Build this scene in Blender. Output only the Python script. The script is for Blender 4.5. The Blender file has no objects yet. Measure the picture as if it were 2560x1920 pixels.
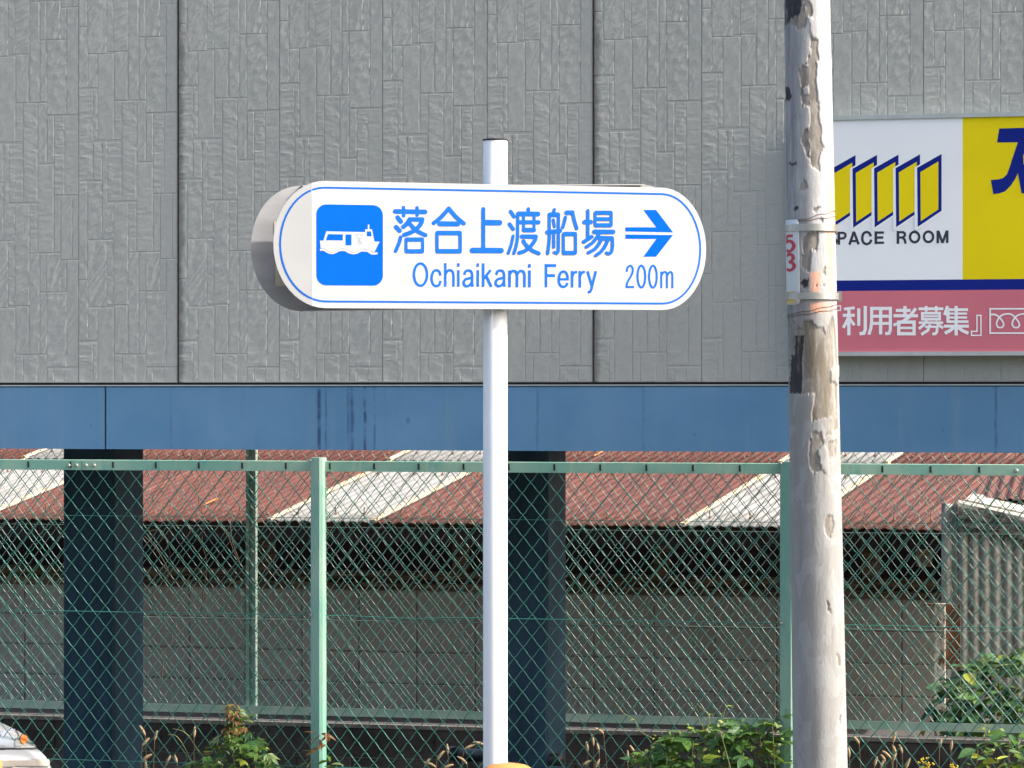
import bpy, bmesh, math, random
import numpy as np
from mathutils import Vector, Matrix, Quaternion
from mathutils.bvhtree import BVHTree
from mathutils.geometry import tessellate_polygon

random.seed(7)
rng = np.random.default_rng(11)
R = math.radians
scene = bpy.context.scene
C = scene.collection

# ------------------------------------------------------------------ camera
EYE = 1.5                       # eye height above the pavement
F = 7500.0                      # focal length in photo pixels (photo 2560 x 1920)
U0, VH = 1280.0, 990.0          # principal column, horizon row
cam = bpy.data.cameras.new('camera'); cam_o = bpy.data.objects.new('camera', cam); C.objects.link(cam_o)
cam.sensor_width = 36.0; cam.lens = 36.0 * F / 2560.0
cam.clip_start = 0.1; cam.clip_end = 2000
cam.shift_y = (VH - 960.0) / 2560.0
cam_o.location = (0, 0, EYE); cam_o.rotation_euler = (R(90), 0, 0)
scene.camera = cam_o
scene.render.resolution_x, scene.render.resolution_y = 1024, 768

# ------------------------------------------------------------------ light
SUN_EL = R(38.0)
SX, SY = math.cos(R(14.5)), -math.sin(R(14.5))        # horizontal direction towards the sun (along the facade)
world = bpy.data.worlds.new('World'); scene.world = world; world.use_nodes = True
wn = world.node_tree.nodes; wl = world.node_tree.links
bg = wn['Background']; sky = wn.new('ShaderNodeTexSky'); sky.sky_type = 'NISHITA'
sky.sun_disc = False; sky.sun_elevation = SUN_EL; sky.sun_rotation = math.atan2(SX, SY)
sky.air_density = 1.0; sky.dust_density = 5.0; sky.ozone_density = 0.6
wl.new(sky.outputs[0], bg.inputs[0]); bg.inputs[1].default_value = 0.15
sun = bpy.data.lights.new('sun', 'SUN'); sun.energy = 2.7; sun.angle = R(0.55); sun.color = (1.0, 0.95, 0.88)
sun_o = bpy.data.objects.new('sun', sun); C.objects.link(sun_o)
sdir = Vector((SX * math.cos(SUN_EL), SY * math.cos(SUN_EL), math.sin(SUN_EL)))
sun_o.rotation_euler = (-sdir).to_track_quat('-Z', 'Y').to_euler(); sun_o.location = (20, -5, 16)
scene.view_settings.view_transform = 'Standard'; scene.view_settings.look = 'None'
scene.view_settings.gamma = 1.0; scene.view_settings.exposure = 1.32
scene.render.engine = 'CYCLES'
try:
    scene.cycles.max_bounces = 6; scene.cycles.transparent_max_bounces = 8
except Exception: pass

# ------------------------------------------------------------------ helpers: pixels to places
def ray(u, v):
    return Vector(((u - U0) / F, 1.0, (VH - v) / F))
def at(u, v, Y):
    """world point seen at photo pixel (u,v) at depth Y"""
    d = ray(u, v); return Vector((d.x * Y, Y, d.z * Y + EYE))
def on_plane(u, v, p, n):
    d = ray(u, v); o = Vector((0, 0, EYE)); k = (p - o).dot(n) / d.dot(n); return o + d * k

class Line:
    """a vertical plane that crosses the view axis at depth y0, right end nearer by angle psi"""
    def __init__(s, y0, psi):
        s.y0 = y0; s.c = math.cos(psi); s.s = math.sin(psi); s.psi = psi
        s.dir = Vector((s.c, -s.s, 0)); s.n = Vector((s.s, s.c, 0))      # n points away from the street
    def p(s, t, d, z):
        return Vector((t * s.c + d * s.s, s.y0 - t * s.s + d * s.c, z))
    def t(s, u):
        a = u - U0; return a * s.y0 / (F * s.c + a * s.s)
    def at(s, u, v, d=0.0):
        return on_plane(u, v, s.p(0, d, 0), s.n)
    def tz(s, u, v, d=0.0):
        q = s.at(u, v, d); return (q - s.p(0, d, 0)).dot(s.dir), q.z
    def M(s, t=0, d=0, z=0):
        m = Matrix((( s.c, s.s, 0, 0), (-s.s, s.c, 0, 0), (0, 0, 1, 0), (0, 0, 0, 1)))
        m.translation = s.p(t, d, z); return m
PSI = R(13.1)
WALL = Line(12.66, PSI)         # face of the building
NF = Line(10.53, PSI)           # near fence
RF = Line(15.55, PSI)           # rear fence
SH = Line(19.6, R(15.2))        # shed wall of concrete blocks
LOT = EYE - 2.10                # parking lot level

# ------------------------------------------------------------------ helpers: objects
def tag(o, label=None, cat=None, group=None, kind=None):
    if label: o['label'] = label
    if cat: o['category'] = cat
    if group: o['group'] = group
    if kind: o['kind'] = kind
    return o
def empty(name, loc, label=None, cat=None, group=None, kind=None):
    o = bpy.data.objects.new(name, None); o.empty_display_size = 0.1; C.objects.link(o); o.location = loc
    return tag(o, label, cat, group, kind)
def world_loc(o):
    v = Vector(o.location)
    while o.parent: o = o.parent; v += Vector(o.location)
    return v
def link(name, me, mat=None, parent=None, M=None):
    o = bpy.data.objects.new(name, me); C.objects.link(o)
    if mat is not None and not me.materials: me.materials.append(mat)
    m = M.copy() if M is not None else Matrix.Identity(4)
    if parent is not None:
        o.parent = parent
        m = Matrix.Translation(-world_loc(parent)) @ m      # parents are never rotated
    o.location = m.to_translation(); o.rotation_euler = m.to_euler(); o.scale = m.to_scale()
    return o
class MB:
    def __init__(s): s.v = []; s.f = []; s.mi = []
    def add(s, v, f, mi=0):
        b = len(s.v); s.v.extend([tuple(p) for p in v]); s.f.extend([tuple(i + b for i in q) for q in f]); s.mi.extend([mi] * len(f)); return s
    def box(s, lo, hi, M=None, mi=0):
        x0, y0, z0 = lo; x1, y1, z1 = hi
        v = [Vector(p) for p in ((x0,y0,z0),(x1,y0,z0),(x1,y1,z0),(x0,y1,z0),(x0,y0,z1),(x1,y0,z1),(x1,y1,z1),(x0,y1,z1))]
        if M is not None: v = [M @ p for p in v]
        return s.add(v, [(0,3,2,1),(4,5,6,7),(0,1,5,4),(1,2,6,5),(2,3,7,6),(3,0,4,7)], mi)
    def prism(s, poly, a, b, M=None, mi=0):
        """poly: list of (x,y) ccw seen from +z; extruded from z=a to z=b"""
        n = len(poly); v = [Vector((x, y, a)) for x, y in poly] + [Vector((x, y, b)) for x, y in poly]
        if M is not None: v = [M @ p for p in v]
        f = [(i, (i+1) % n, n + (i+1) % n, n + i) for i in range(n)] + [tuple(range(n-1, -1, -1)), tuple(range(n, 2*n))]
        return s.add(v, f, mi)
    def tube(s, pts, r, sides=6, ref=None, cap=True, mi=0):
        pts = [Vector(p) for p in pts]; n = len(pts); V = []; Fc = []
        rr = r if hasattr(r, '__len__') else [r] * n
        prev = None
        for i, p in enumerate(pts):
            t = (pts[min(i+1, n-1)] - pts[max(i-1, 0)])
            t = t.normalized() if t.length > 1e-9 else Vector((0, 0, 1))
            if ref is not None: a = Vector(ref)
            elif prev is not None: a = prev
            else: a = Vector((0.31, 0.9, 0.13)) if abs(t.y) < .9 else Vector((1, 0.1, 0))
            nrm = a - t * a.dot(t)
            if nrm.length < 1e-6: nrm = t.orthogonal()
            nrm.normalize(); prev = nrm; b = t.cross(nrm)
            for k in range(sides):
                an = 2 * math.pi * k / sides
                V.append(p + (nrm * math.cos(an) + b * math.sin(an)) * rr[i])
        for i in range(n - 1):
            for k in range(sides):
                k2 = (k + 1) % sides
                Fc.append((i*sides+k, i*sides+k2, (i+1)*sides+k2, (i+1)*sides+k))
        if cap: Fc += [tuple(range(sides-1, -1, -1)), tuple((n-1)*sides + k for k in range(sides))]
        return s.add(V, Fc, mi)
    def lathe(s, prof, seg=24, M=None, mi=0):
        V = []; Fc = []; n = len(prof)
        for r, z in prof:
            for k in range(seg):
                a = 2*math.pi*k/seg; V.append(Vector((r*math.cos(a), r*math.sin(a), z)))
        if M is not None: V = [M @ p for p in V]
        for i in range(n-1):
            for k in range(seg):
                k2 = (k+1) % seg; Fc.append((i*seg+k, i*seg+k2, (i+1)*seg+k2, (i+1)*seg+k))
        Fc += [tuple(range(seg-1, -1, -1)), tuple((n-1)*seg+k for k in range(seg))]
        return s.add(V, Fc, mi)
    def mesh(s, name, mats=(), smooth=False):
        me = bpy.data.meshes.new(name); me.from_pydata(s.v, [], s.f)
        for m in (mats if isinstance(mats, (list, tuple)) else [mats]):
            if m is not None: me.materials.append(m)
        if any(s.mi): me.polygons.foreach_set('material_index', s.mi)
        if smooth: me.polygons.foreach_set('use_smooth', [True] * len(s.f))
        me.update(); return me
    def build(s, name, mats, parent=None, smooth=False, M=None):
        return link(name, s.mesh(name, mats, smooth), None, parent, M)
def bevel_box_mesh(name, sx, sy, sz, b, mat):
    """box centred in x, front face at y=0, bottom z=0, chamfered"""
    bm = bmesh.new(); bmesh.ops.create_cube(bm, size=1)
    bmesh.ops.scale(bm, vec=(sx, sy, sz), verts=bm.verts); bmesh.ops.translate(bm, vec=(0, sy/2, sz/2), verts=bm.verts)
    bmesh.ops.bevel(bm, geom=list(bm.edges), offset=b, segments=1, affect='EDGES')
    me = bpy.data.meshes.new(name); bm.to_mesh(me); bm.free(); me.materials.append(mat); return me
def smooth_by_angle(me, ang=40):
    me.polygons.foreach_set('use_smooth', [True] * len(me.polygons))
    try: me.set_sharp_from_angle(angle=R(ang))
    except Exception: pass

# ------------------------------------------------------------------ materials
def srgb(r, g, b):
    f = lambda c: (c/255/12.92) if c/255 <= .04045 else ((c/255+.055)/1.055)**2.4
    return (f(r), f(g), f(b), 1)
class Mat:
    def __init__(s, name, rough=.6, metal=0, spec=.5):
        s.m = bpy.data.materials.new(name); s.m.use_nodes = True; s.t = s.m.node_tree; s.n = s.t.nodes
        s.b = s.n['Principled BSDF']; s.b.inputs['Roughness'].default_value = rough; s.b.inputs['Metallic'].default_value = metal
        s.b.inputs['Specular IOR Level'].default_value = spec
    def N(s, typ, **kw):
        n = s.n.new(typ)
        for k, v in kw.items(): setattr(n, k, v)
        return n
    def L(s, a, b): s.t.links.new(a, b)
    def val(s, x):
        if isinstance(x, (int, float)):
            n = s.N('ShaderNodeValue'); n.outputs[0].default_value = x; return n.outputs[0]
        return x
    def math(s, op, a, b=None, clamp=False):
        n = s.N('ShaderNodeMath', operation=op); n.use_clamp = clamp
        for i, x in enumerate((a, b)):
            if x is None: continue
            if isinstance(x, (int, float)): n.inputs[i].default_value = x
            else: s.L(x, n.inputs[i])
        return n.outputs[0]
    def coord(s, kind='Object', scale=(1,1,1), loc=(0,0,0), rot=(0,0,0)):
        tc = s.N('ShaderNodeTexCoord'); mp = s.N('ShaderNodeMapping'); s.L(tc.outputs[kind], mp.inputs[0])
        mp.inputs['Scale'].default_value = scale; mp.inputs['Location'].default_value = loc; mp.inputs['Rotation'].default_value = rot
        return mp.outputs[0]
    def geo(s, scale=(1,1,1)):
        g = s.N('ShaderNodeNewGeometry'); mp = s.N('ShaderNodeMapping'); s.L(g.outputs['Position'], mp.inputs[0])
        mp.inputs['Scale'].default_value = scale; return mp.outputs[0]
    def noise(s, vec, scale=5, detail=4, rough=.55, dist=0):
        n = s.N('ShaderNodeTexNoise'); s.L(vec, n.inputs['Vector']); n.inputs['Scale'].default_value = scale
        n.inputs['Detail'].default_value = detail; n.inputs['Roughness'].default_value = rough; n.inputs['Distortion'].default_value = dist
        return n.outputs[0]
    def ramp(s, fac, lo, hi):
        n = s.N('ShaderNodeMapRange'); n.inputs[1].default_value = lo; n.inputs[2].default_value = hi; s.L(fac, n.inputs[0]); n.clamp = True
        n.interpolation_type = 'SMOOTHSTEP'; return n.outputs[0]
    def mix(s, fac, a, b, blend='MIX'):
        n = s.N('ShaderNodeMix', data_type='RGBA', blend_type=blend)
        if isinstance(fac, (int, float)): n.inputs[0].default_value = fac
        else: s.L(fac, n.inputs[0])
        for i, x in ((6, a), (7, b)):
            if isinstance(x, (tuple, list)): n.inputs[i].default_value = tuple(x) if len(x) == 4 else (*x, 1)
            else: s.L(x, n.inputs[i])
        return n.outputs[2]
    def color(s, x):
        if isinstance(x, (tuple, list)): s.b.inputs['Base Color'].default_value = tuple(x) if len(x) == 4 else (*x, 1)
        else: s.L(x, s.b.inputs['Base Color'])
        return s
    def bump(s, h, strength=.3, dist=.01):
        n = s.N('ShaderNodeBump'); n.inputs['Strength'].default_value = strength; n.inputs['Distance'].default_value = dist
        s.L(h, n.inputs['Height']); s.L(n.outputs[0], s.b.inputs['Normal']); return s
    def rough(s, x):
        if isinstance(x, (int, float)): s.b.inputs['Roughness'].default_value = x
        else: s.L(x, s.b.inputs['Roughness'])
        return s
def simple(name, col, rough=.55, var=.25, scale=6, metal=0, bump=0, bscale=60, stretch=(1,1,1), spec=.5, dark=None, geo=False):
    m = Mat(name, rough, metal, spec); v = m.geo(stretch) if geo else m.coord('Object', stretch)
    c = tuple(col[:3]); d = dark[:3] if dark else tuple(x * (1 - var) for x in c)
    m.color(m.mix(m.ramp(m.noise(v, scale, 5, .6), .3, .7), d, c))
    if bump: m.bump(m.noise(v, bscale, 4), bump, .004)
    return m.m
# ------------------------------------------------------------------ material library
def m_siding():
    m = Mat('siding', .75, 0, .25); v = m.coord('Object'); g = m.geo()
    base = m.mix(m.ramp(m.noise(g, 1.3, 4), .3, .7), (.335, .345, .326), (.365, .373, .351))
    base = m.mix(m.math('MULTIPLY', m.ramp(m.noise(g, 55, 3), .35, .75), .22), base, (.28, .285, .27))
    # vertical rain streaks
    st = m.ramp(m.noise(m.geo((9, 9, .5)), 1.0, 4), .52, .78); base = m.mix(m.math('MULTIPLY', st, .25), base, (.21, .21, .20))
    # grime that runs down beside an open caulked joint
    a = m.N('ShaderNodeAttribute', attribute_type='OBJECT', attribute_name='stain')
    sp = m.N('ShaderNodeSeparateXYZ'); m.L(v, sp.inputs[0])
    w = m.math('ADD', m.math('MULTIPLY', m.noise(v, 14, 4, .65), .055), -.004)
    near = m.math('MULTIPLY', m.math('LESS_THAN', sp.outputs[0], w), a.outputs['Fac'])
    soft = m.ramp(m.math('SUBTRACT', w, sp.outputs[0]), -.012, .016)
    k = m.math('MULTIPLY', soft, m.math('MULTIPLY', a.outputs['Fac'], .62))
    base = m.mix(k, base, (.065, .062, .056))
    m.color(base)
    nd = m.noise(m.coord('Object', (26, 26, 9), (0,0,0), (0, R(32), 0)), 1.6, 5, .6, .6)
    m.bump(m.math('ADD', nd, m.math('MULTIPLY', m.noise(v, 120, 2), .25)),  .17, .006)
    return m.m
def m_blue_fascia():
    m = Mat('blue_fascia', .5, 0, .4); g = m.coord('Object')
    base = m.mix(m.ramp(m.noise(g, 1.6, 5, .6), .3, .72), (.072, .190, .335), (.108, .238, .39))
    st = m.ramp(m.noise(m.coord('Object', (10, 1, .6)), 1.0, 5, .6), .5, .8); base = m.mix(m.math('MULTIPLY', st, .42), base, (.17, .265, .35))
    dk = m.ramp(m.noise(m.coord('Object', (16, 1, .9), (3.3, 0, 0)), 1.0, 4, .6), .6, .85); base = m.mix(m.math('MULTIPLY', dk, .35), base, (.03, .075, .19))
    sp = m.N('ShaderNodeSeparateXYZ'); m.L(g, sp.inputs[0]); wob = m.math('MULTIPLY', m.math('SUBTRACT', m.noise(g, 7, 2), .5), .012)
    x = m.math('ADD', sp.outputs[0], wob)
    brk = m.ramp(m.noise(m.coord('Object', (4, 1, 7)), 2.2, 3), .3, .6)
    for u, w, s_ in ((800, .007, .9), (817, .004, .5), (872, .005, .5), (882, .007, .7), (914, .006, .9), (938, .005, .5), (430, .004, .3), (1345, .005, .3), (1610, .004, .3), (2490, .005, .5)):
        t = WALL.t(u); gsn = m.ramp(m.math('ABSOLUTE', m.math('SUBTRACT', x, t)), w * 1.7, w * .35)
        base = m.mix(m.math('MULTIPLY', m.math('MULTIPLY', gsn, brk), s_), base, (.018, .045, .12))
    for t, z, r_, s_ in ((WALL.t(1022), EYE - .105, .022, .5), (WALL.t(230), EYE - .13, .008, .5), (WALL.t(1737), EYE - .16, .012, .45), (WALL.t(2358), EYE-.14, .014, .35)):
        dz = m.math('SUBTRACT', sp.outputs[2], z); dx = m.math('SUBTRACT', x, t)
        d = m.math('SQRT', m.math('ADD', m.math('MULTIPLY', m.math('MULTIPLY', dx, dx), 3), m.math('MULTIPLY', dz, dz)))
        base = m.mix(m.math('MULTIPLY', m.ramp(d, r_, r_ * .2), s_), base, (.02, .06, .15))
    m.color(base); m.bump(m.noise(g, 22, 4), .06, .004); return m.m
M_SIDING = m_siding()
M_FASCIA = m_blue_fascia()
M_CAULK = simple('caulk', (.028, .021, .02), .85, .5, 30)
M_DARKCORE = simple('dark_core', (.02, .02, .021), .9, .3, 4)
M_COLUMN = simple('column_paint', (.032, .070, .105), .6, .35, 5, dark=(.015, .035, .056), stretch=(1, 1, .3), bump=.05, spec=.15)
M_SOFFIT = simple('soffit', (.05, .05, .055), .8, .2, 3)
M_ALU = simple('aluminium_frame', (.42, .46, .46), .45, .15, 8, metal=.2)
M_WALLSIGN_WHITE = simple('wall_sign_white', (.77, .80, .83), .55, .03, 3, spec=.2)  # one even white for the wall sign's panel and film
M_YELLOW = simple('wall_sign_yellow', (.74, .60, .006), .6, .06, 3, spec=.12)
M_NAVY = simple('wall_sign_navy', (.006, .018, .21), .6, .1, 4, spec=.1)
M_PINK = simple('wall_sign_pink', (.56, .16, .205), .6, .07, 3, spec=.15)
M_INK = simple('wall_sign_ink', (.022, .024, .045), .5, .1, 5)
def m_post():
    m = Mat('white_post_paint', .38, 0, .5); v = m.geo()
    b = m.mix(m.ramp(m.noise(v, 5, 4), .35, .75), (.76, .78, .79), (.82, .83, .84))
    d = m.ramp(m.noise(m.geo((60, 60, 20)), 2.4, 4, .7), .71, .78); m.color(m.mix(m.math('MULTIPLY', d, .55), b, (.3, .29, .27))); return m.m
M_POST = m_post()
M_SIGNFACE = Mat('sign_face', .42, 0, .4)
_v = M_SIGNFACE.geo(); M_SIGNFACE.color(M_SIGNFACE.mix(M_SIGNFACE.ramp(M_SIGNFACE.noise(_v, 7, 4), .3, .7), (.41, .42, .425), (.445, .45, .452)))
M_SIGNFACE.bump(M_SIGNFACE.noise(M_SIGNFACE.geo((220, 220, 220)), 1, 2), .05, .001); M_SIGNFACE = M_SIGNFACE.m
M_SIGNBLUE = simple('sign_blue', (.001, .10, .60), .8, .08, 9, geo=True, spec=.04)
M_SIGNTEXT = simple('sign_lettering', (.012, .125, .54), .8, .12, 30, geo=True, spec=.05)
M_SIGNBACK = simple('sign_back_metal', (.40, .40, .405), .42, .22, 6, metal=.3, stretch=(1, 1, 2.5), geo=True)
M_LABEL = simple('tan_label', (.52, .45, .36), .6, .12, 20)
M_GREYLINE = simple('grey_line', (.30, .33, .42), .5, .1, 9)
M_FENCEPAINT = Mat('fence_paint', .5, 0, .4)
_m = M_FENCEPAINT; _b = _m.mix(_m.ramp(_m.noise(_m.geo(), 3.5, 5, .6), .35, .68), (.18, .37, .29), (.28, .44, .335))
_b = _m.mix(_m.math('MULTIPLY', _m.ramp(_m.noise(_m.geo((14, 14, 4)), 1, 5, .65), .55, .72), .75), _b, (.08, .33, .27))
_b = _m.mix(_m.math('MULTIPLY', _m.ramp(_m.noise(_m.geo((30, 30, 2.5)), 1, 4), .58, .75), .45), _b, (.48, .52, .33))
_m.color(_b); M_FENCEPAINT = _m.m
M_FENCELIT = simple('fence_paint_lit', (.50, .64, .54), .55, .3, 5, geo=True, dark=(.33, .54, .44))  # same fence paint made paler, sunlight put into the colour
M_WIRE = simple('green_wire', (.03, .20, .145), .38, .35, 18, geo=True, dark=(.018, .15, .12), spec=.6)
M_WIRE_REAR = simple('weathered_wire', (.36, .46, .43), .45, .3, 6, geo=True, dark=(.2, .4, .33), spec=.6)
M_BOLT = simple('bolt_zinc', (.36, .37, .32), .5, .4, 60, metal=.4)
M_SLOT = simple('slot_dark', (.012, .011, .01), .8, .3, 50)
M_ROOFRED = Mat('red_roof', .6, 0, .3)
_m = M_ROOFRED; _b = _m.mix(_m.ramp(_m.noise(_m.geo((1.4, 1.4, 1.4)), 2, 6, .65), .3, .7), (.100, .037, .026), (.138, .050, .034))
_b = _m.mix(_m.math('MULTIPLY', _m.ramp(_m.noise(_m.geo((5, 1.2, 3)), 2.2, 5, .7), .55, .8), .5), _b, (.11, .045, .04)); _m.color(_b); M_ROOFRED = _m.m
M_ROOFPALE = Mat('pale_roof', .6, 0, .3)
_m = M_ROOFPALE; _b = _m.mix(_m.ramp(_m.noise(_m.geo(), 3, 6, .65), .3, .7), (.225, .22, .207), (.31, .305, .288))
_b = _m.mix(_m.math('MULTIPLY', _m.ramp(_m.noise(_m.geo((8, 2, 3)), 2.2, 5, .7), .58, .8), .5), _b, (.30, .24, .17)); _m.color(_b); M_ROOFPALE = _m.m
M_SHEETEDGE = simple('rust_edge', (.52, .36, .16), .7, .45, 25, dark=(.45, .42, .36), geo=True)
M_RUST = simple('rust', (.17, .075, .032), .85, .55, 22, bump=.3, geo=True)
M_ORANGE_STREAK = simple('orange_strip', (.75, .25, .05), .6, .3, 20, geo=True)
M_BLOCK = Mat('concrete_block', .9, 0, .2)
_m = M_BLOCK; _b = _m.mix(_m.ramp(_m.noise(_m.geo(), 2.2, 6, .65), .3, .7), (.385, .35, .30), (.47, .43, .375))
_b = _m.mix(_m.math('MULTIPLY', _m.ramp(_m.noise(_m.geo((9, 9, 1.6)), 1, 5, .7), .56, .78), .55), _b, (.10, .08, .055))
_oi = _m.N('ShaderNodeObjectInfo'); _b = _m.mix(_m.math('MULTIPLY', _oi.outputs['Random'], .22), _b, (.20, .175, .15))
_m.color(_b); _m.bump(_m.noise(_m.geo(), 130, 3), .35, .004); M_BLOCK = _m.m
M_BLOCKDARK = Mat('old_concrete_block', .95, 0, .15)
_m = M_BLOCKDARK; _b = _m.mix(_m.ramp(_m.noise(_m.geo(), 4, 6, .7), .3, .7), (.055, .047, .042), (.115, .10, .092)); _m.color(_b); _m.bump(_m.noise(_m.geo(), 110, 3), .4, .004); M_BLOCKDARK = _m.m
M_MORTAR = simple('mortar', (.26, .23, .20), .95, .4, 20, geo=True)
M_TIMBER = Mat('old_timber', .9, 0, .15)
_m = M_TIMBER; _b = _m.mix(_m.ramp(_m.noise(_m.geo((1.2, 1.2, 9)), 3, 6, .7), .35, .65), (.055, .038, .022), (.20, .155, .095)); _m.color(_b); _m.bump(_m.noise(_m.geo((2, 2, 30)), 2, 4), .5, .01); M_TIMBER = _m.m
M_DARKTIN = simple('dark_tin', (.045, .034, .034), .8, .4, 10, geo=True)
M_SLATE = Mat('slate_sheet', .85, 0, .2)
_m = M_SLATE; _b = _m.mix(_m.ramp(_m.noise(_m.geo((3, 3, .8)), 2, 6, .65), .3, .7), (.30, .29, .255), (.46, .45, .41))
_b = _m.mix(_m.math('MULTIPLY', _m.ramp(_m.noise(_m.geo((6, 6, 5)), 1.3, 5, .7), .5, .72), .55), _b, (.12, .105, .095)); _m.color(_b); _m.bump(_m.noise(_m.geo(), 90, 3), .2, .004); M_SLATE = _m.m
M_MOULDY = Mat('mouldy_board', .85, 0, .2)
_m = M_MOULDY; _m.color(_m.mix(_m.ramp(_m.noise(_m.geo((2.5, 2.5, 6)), 2, 6, .7), .40, .6), (.055, .052, .055), (.36, .35, .33))); M_MOULDY = _m.m
M_RUSTWHITE = Mat('rusted_white_paint', .7, 0, .3)
_m = M_RUSTWHITE; _m.color(_m.mix(_m.ramp(_m.noise(_m.geo((5, 5, 3)), 2, 6, .7), .40, .55), (.13, .06, .028), (.68, .65, .57))); M_RUSTWHITE = _m.m
M_ASPHALT = simple('old_asphalt_ground', (.13, .125, .12), .95, .35, 30, bump=.4, bscale=160, geo=True)
M_PAVE = simple('pavement_asphalt', (.075, .075, .074), .9, .25, 3, bump=.25, bscale=120, geo=True)
M_SOIL = simple('soil', (.09, .07, .05), .95, .5, 12, bump=.5, bscale=60, geo=True)
M_ORANGE = simple('orange_plastic', (.62, .26, .07), .4, .12, 12, geo=True)
M_REFLECT = simple('reflective_white', (.8, .8, .78), .35, .05, 12)
M_CAR = Mat('car_silver', .28, .35, .5); M_CAR.color((.60, .62, .64)); M_CAR.b.inputs['Coat Weight'].default_value = .6; M_CAR.b.inputs['Coat Roughness'].default_value = .06; M_CAR = M_CAR.m
M_CARTRIM = simple('car_trim_beige', (.36, .34, .31), .5, .1, 10)
M_RUBBER = simple('black_rubber', (.018, .018, .018), .7, .3, 20)
M_GLASSDARK = simple('car_glass', (.02, .025, .03), .08, .1, 3)
M_LAMPIN = simple('lamp_reflector', (.36, .37, .35), .2, .3, 60)
M_AMBER = simple('amber_bulb', (.85, .20, .03), .3, .1, 30)
M_CHROME = simple('steel_band', (.50, .49, .47), .36, .2, 14, metal=.75)
M_PLATE = simple('plate_white', (.60, .63, .64), .5, .06, 12)
M_RED = simple('plate_red', (.50, .035, .06), .5, .1, 12)
M_LABELYEL = simple('label_yellow', (.66, .45, .09), .5, .1, 12)
M_BLACKPIPE = simple('black_pipe', (.02, .02, .022), .45, .3, 12)

def m_leaf(name, a, b, trans=.35, rough=.5):
    m = Mat(name, rough, 0, .4)
    oi = m.N('ShaderNodeObjectInfo'); v = m.coord('Object')
    c = m.mix(oi.outputs['Random'], a, b); c = m.mix(m.math('MULTIPLY', m.ramp(m.noise(v, 40, 3), .4, .8), .3), c, tuple(x * .55 for x in a))
    m.color(c)
    tr = m.N('ShaderNodeBsdfTranslucent'); m.L(m.mix(.5, c, (.20, .26, .02)), tr.inputs[0])
    mx = m.N('ShaderNodeMixShader'); mx.inputs[0].default_value = trans
    out = m.n['Material Output']; m.L(m.b.outputs[0], mx.inputs[1]); m.L(tr.outputs[0], mx.inputs[2]); m.L(mx.outputs[0], out.inputs[0])
    return m.m
LEAF_G = m_leaf('leaf_green', (.060, .150, .028), (.13, .25, .045))
LEAF_D = m_leaf('leaf_dark', (.028, .085, .03), (.06, .15, .042), .25)
LEAF_Y = m_leaf('leaf_yellow_green', (.20, .27, .03), (.34, .37, .05))
LEAF_R = m_leaf('leaf_reddish', (.16, .07, .03), (.24, .13, .06))
LEAF_P = m_leaf('leaf_pale', (.15, .23, .08), (.26, .33, .14))
M_STEM = simple('stem_green', (.17, .19, .05), .7, .35, 30, geo=True)
M_STEMBROWN = simple('stem_brown', (.16, .11, .06), .8, .4, 30, geo=True)
M_SEED = simple('seed_head', (.42, .31, .17), .9, .3, 60, geo=True, bump=.6, bscale=400)
M_FLOWER = simple('goldenrod', (.55, .40, .02), .8, .3, 60)

# ------------------------------------------------------------------ the setting: ground
mb = MB(); mb.box((-150, -60, LOT - .3), (150, 150, LOT)); tag(mb.build('parking_lot_ground', M_ASPHALT), kind='structure')
kerb = NF.M(0, .40, 0)
mb = MB(); p = [NF.p(-60, .34, 0), NF.p(60, .34, 0)]
mb.add([(-60, -50, 0), (60, -50, 0), p[1], p[0], (-60, -50, LOT - .1), (60, -50, LOT - .1), (p[1].x, p[1].y, LOT - .1), (p[0].x, p[0].y, LOT - .1)],
       [(0,1,2,3), (4,7,6,5), (0,4,5,1), (1,5,6,2), (2,6,7,3), (3,7,4,0)])
tag(mb.build('pavement', M_PAVE), kind='structure')
mb = MB(); q = [NF.p(-20, -.35, .012), NF.p(20, -.35, .012), NF.p(20, .33, .012), NF.p(-20, .33, .012)]
mb.add([*q, *[Vector((a.x, a.y, .004)) for a in q]], [(0,1,2,3), (7,6,5,4), (0,4,5,1), (1,5,6,2), (2,6,7,3), (3,7,4,0)])
tag(mb.build('soil_strip', M_SOIL), kind='structure')

# unseen grassy bank added behind the viewer to block low sky light
M_SKYBLOCK = simple('sky_blocker_grass', (.07, .10, .03), .95, .4, 3, bump=.4, bscale=30, geo=True)
mb = MB(); sec = [(-4.0, -.2), (-4.0, .02), (-10.5, 5.2), (-14.0, 5.2), (-24.0, -.2)]; n = len(sec)
mb.add([(x, y, z) for x in (-70, 70) for y, z in sec], [(i, (i+1) % n, n + (i+1) % n, n + i) for i in range(n)] + [tuple(range(n-1, -1, -1)), tuple(range(n, 2*n))])
tag(mb.build('added_sky_blocker', M_SKYBLOCK), kind='structure')

# ------------------------------------------------------------------ the building
BZ0 = EYE - .231; BZ1 = EYE + .042          # fascia bottom / top
PZ0 = EYE + .0585                            # siding bottom
TL, TR_ = WALL.t(1484) - 11 * .4588, WALL.t(1484) + 9 * .4588
bld = empty('storage_building', WALL.p(-.8, .4, LOT), 'grey stone pattern storage building raised on dark blue columns over parking', 'building')
DEP = 2.35
WM = WALL.M()
mb = MB(); mb.box((TL, .022, BZ0 + .02), (TR_, DEP, EYE + 3.2), WM); mb.build('core_wall', M_DARKCORE, bld)
mb = MB(); mb.box((TL, .02, BZ0 + .002), (TR_, DEP + .01, BZ0 + .018), WM); mb.build('soffit', M_SOFFIT, bld)
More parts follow.
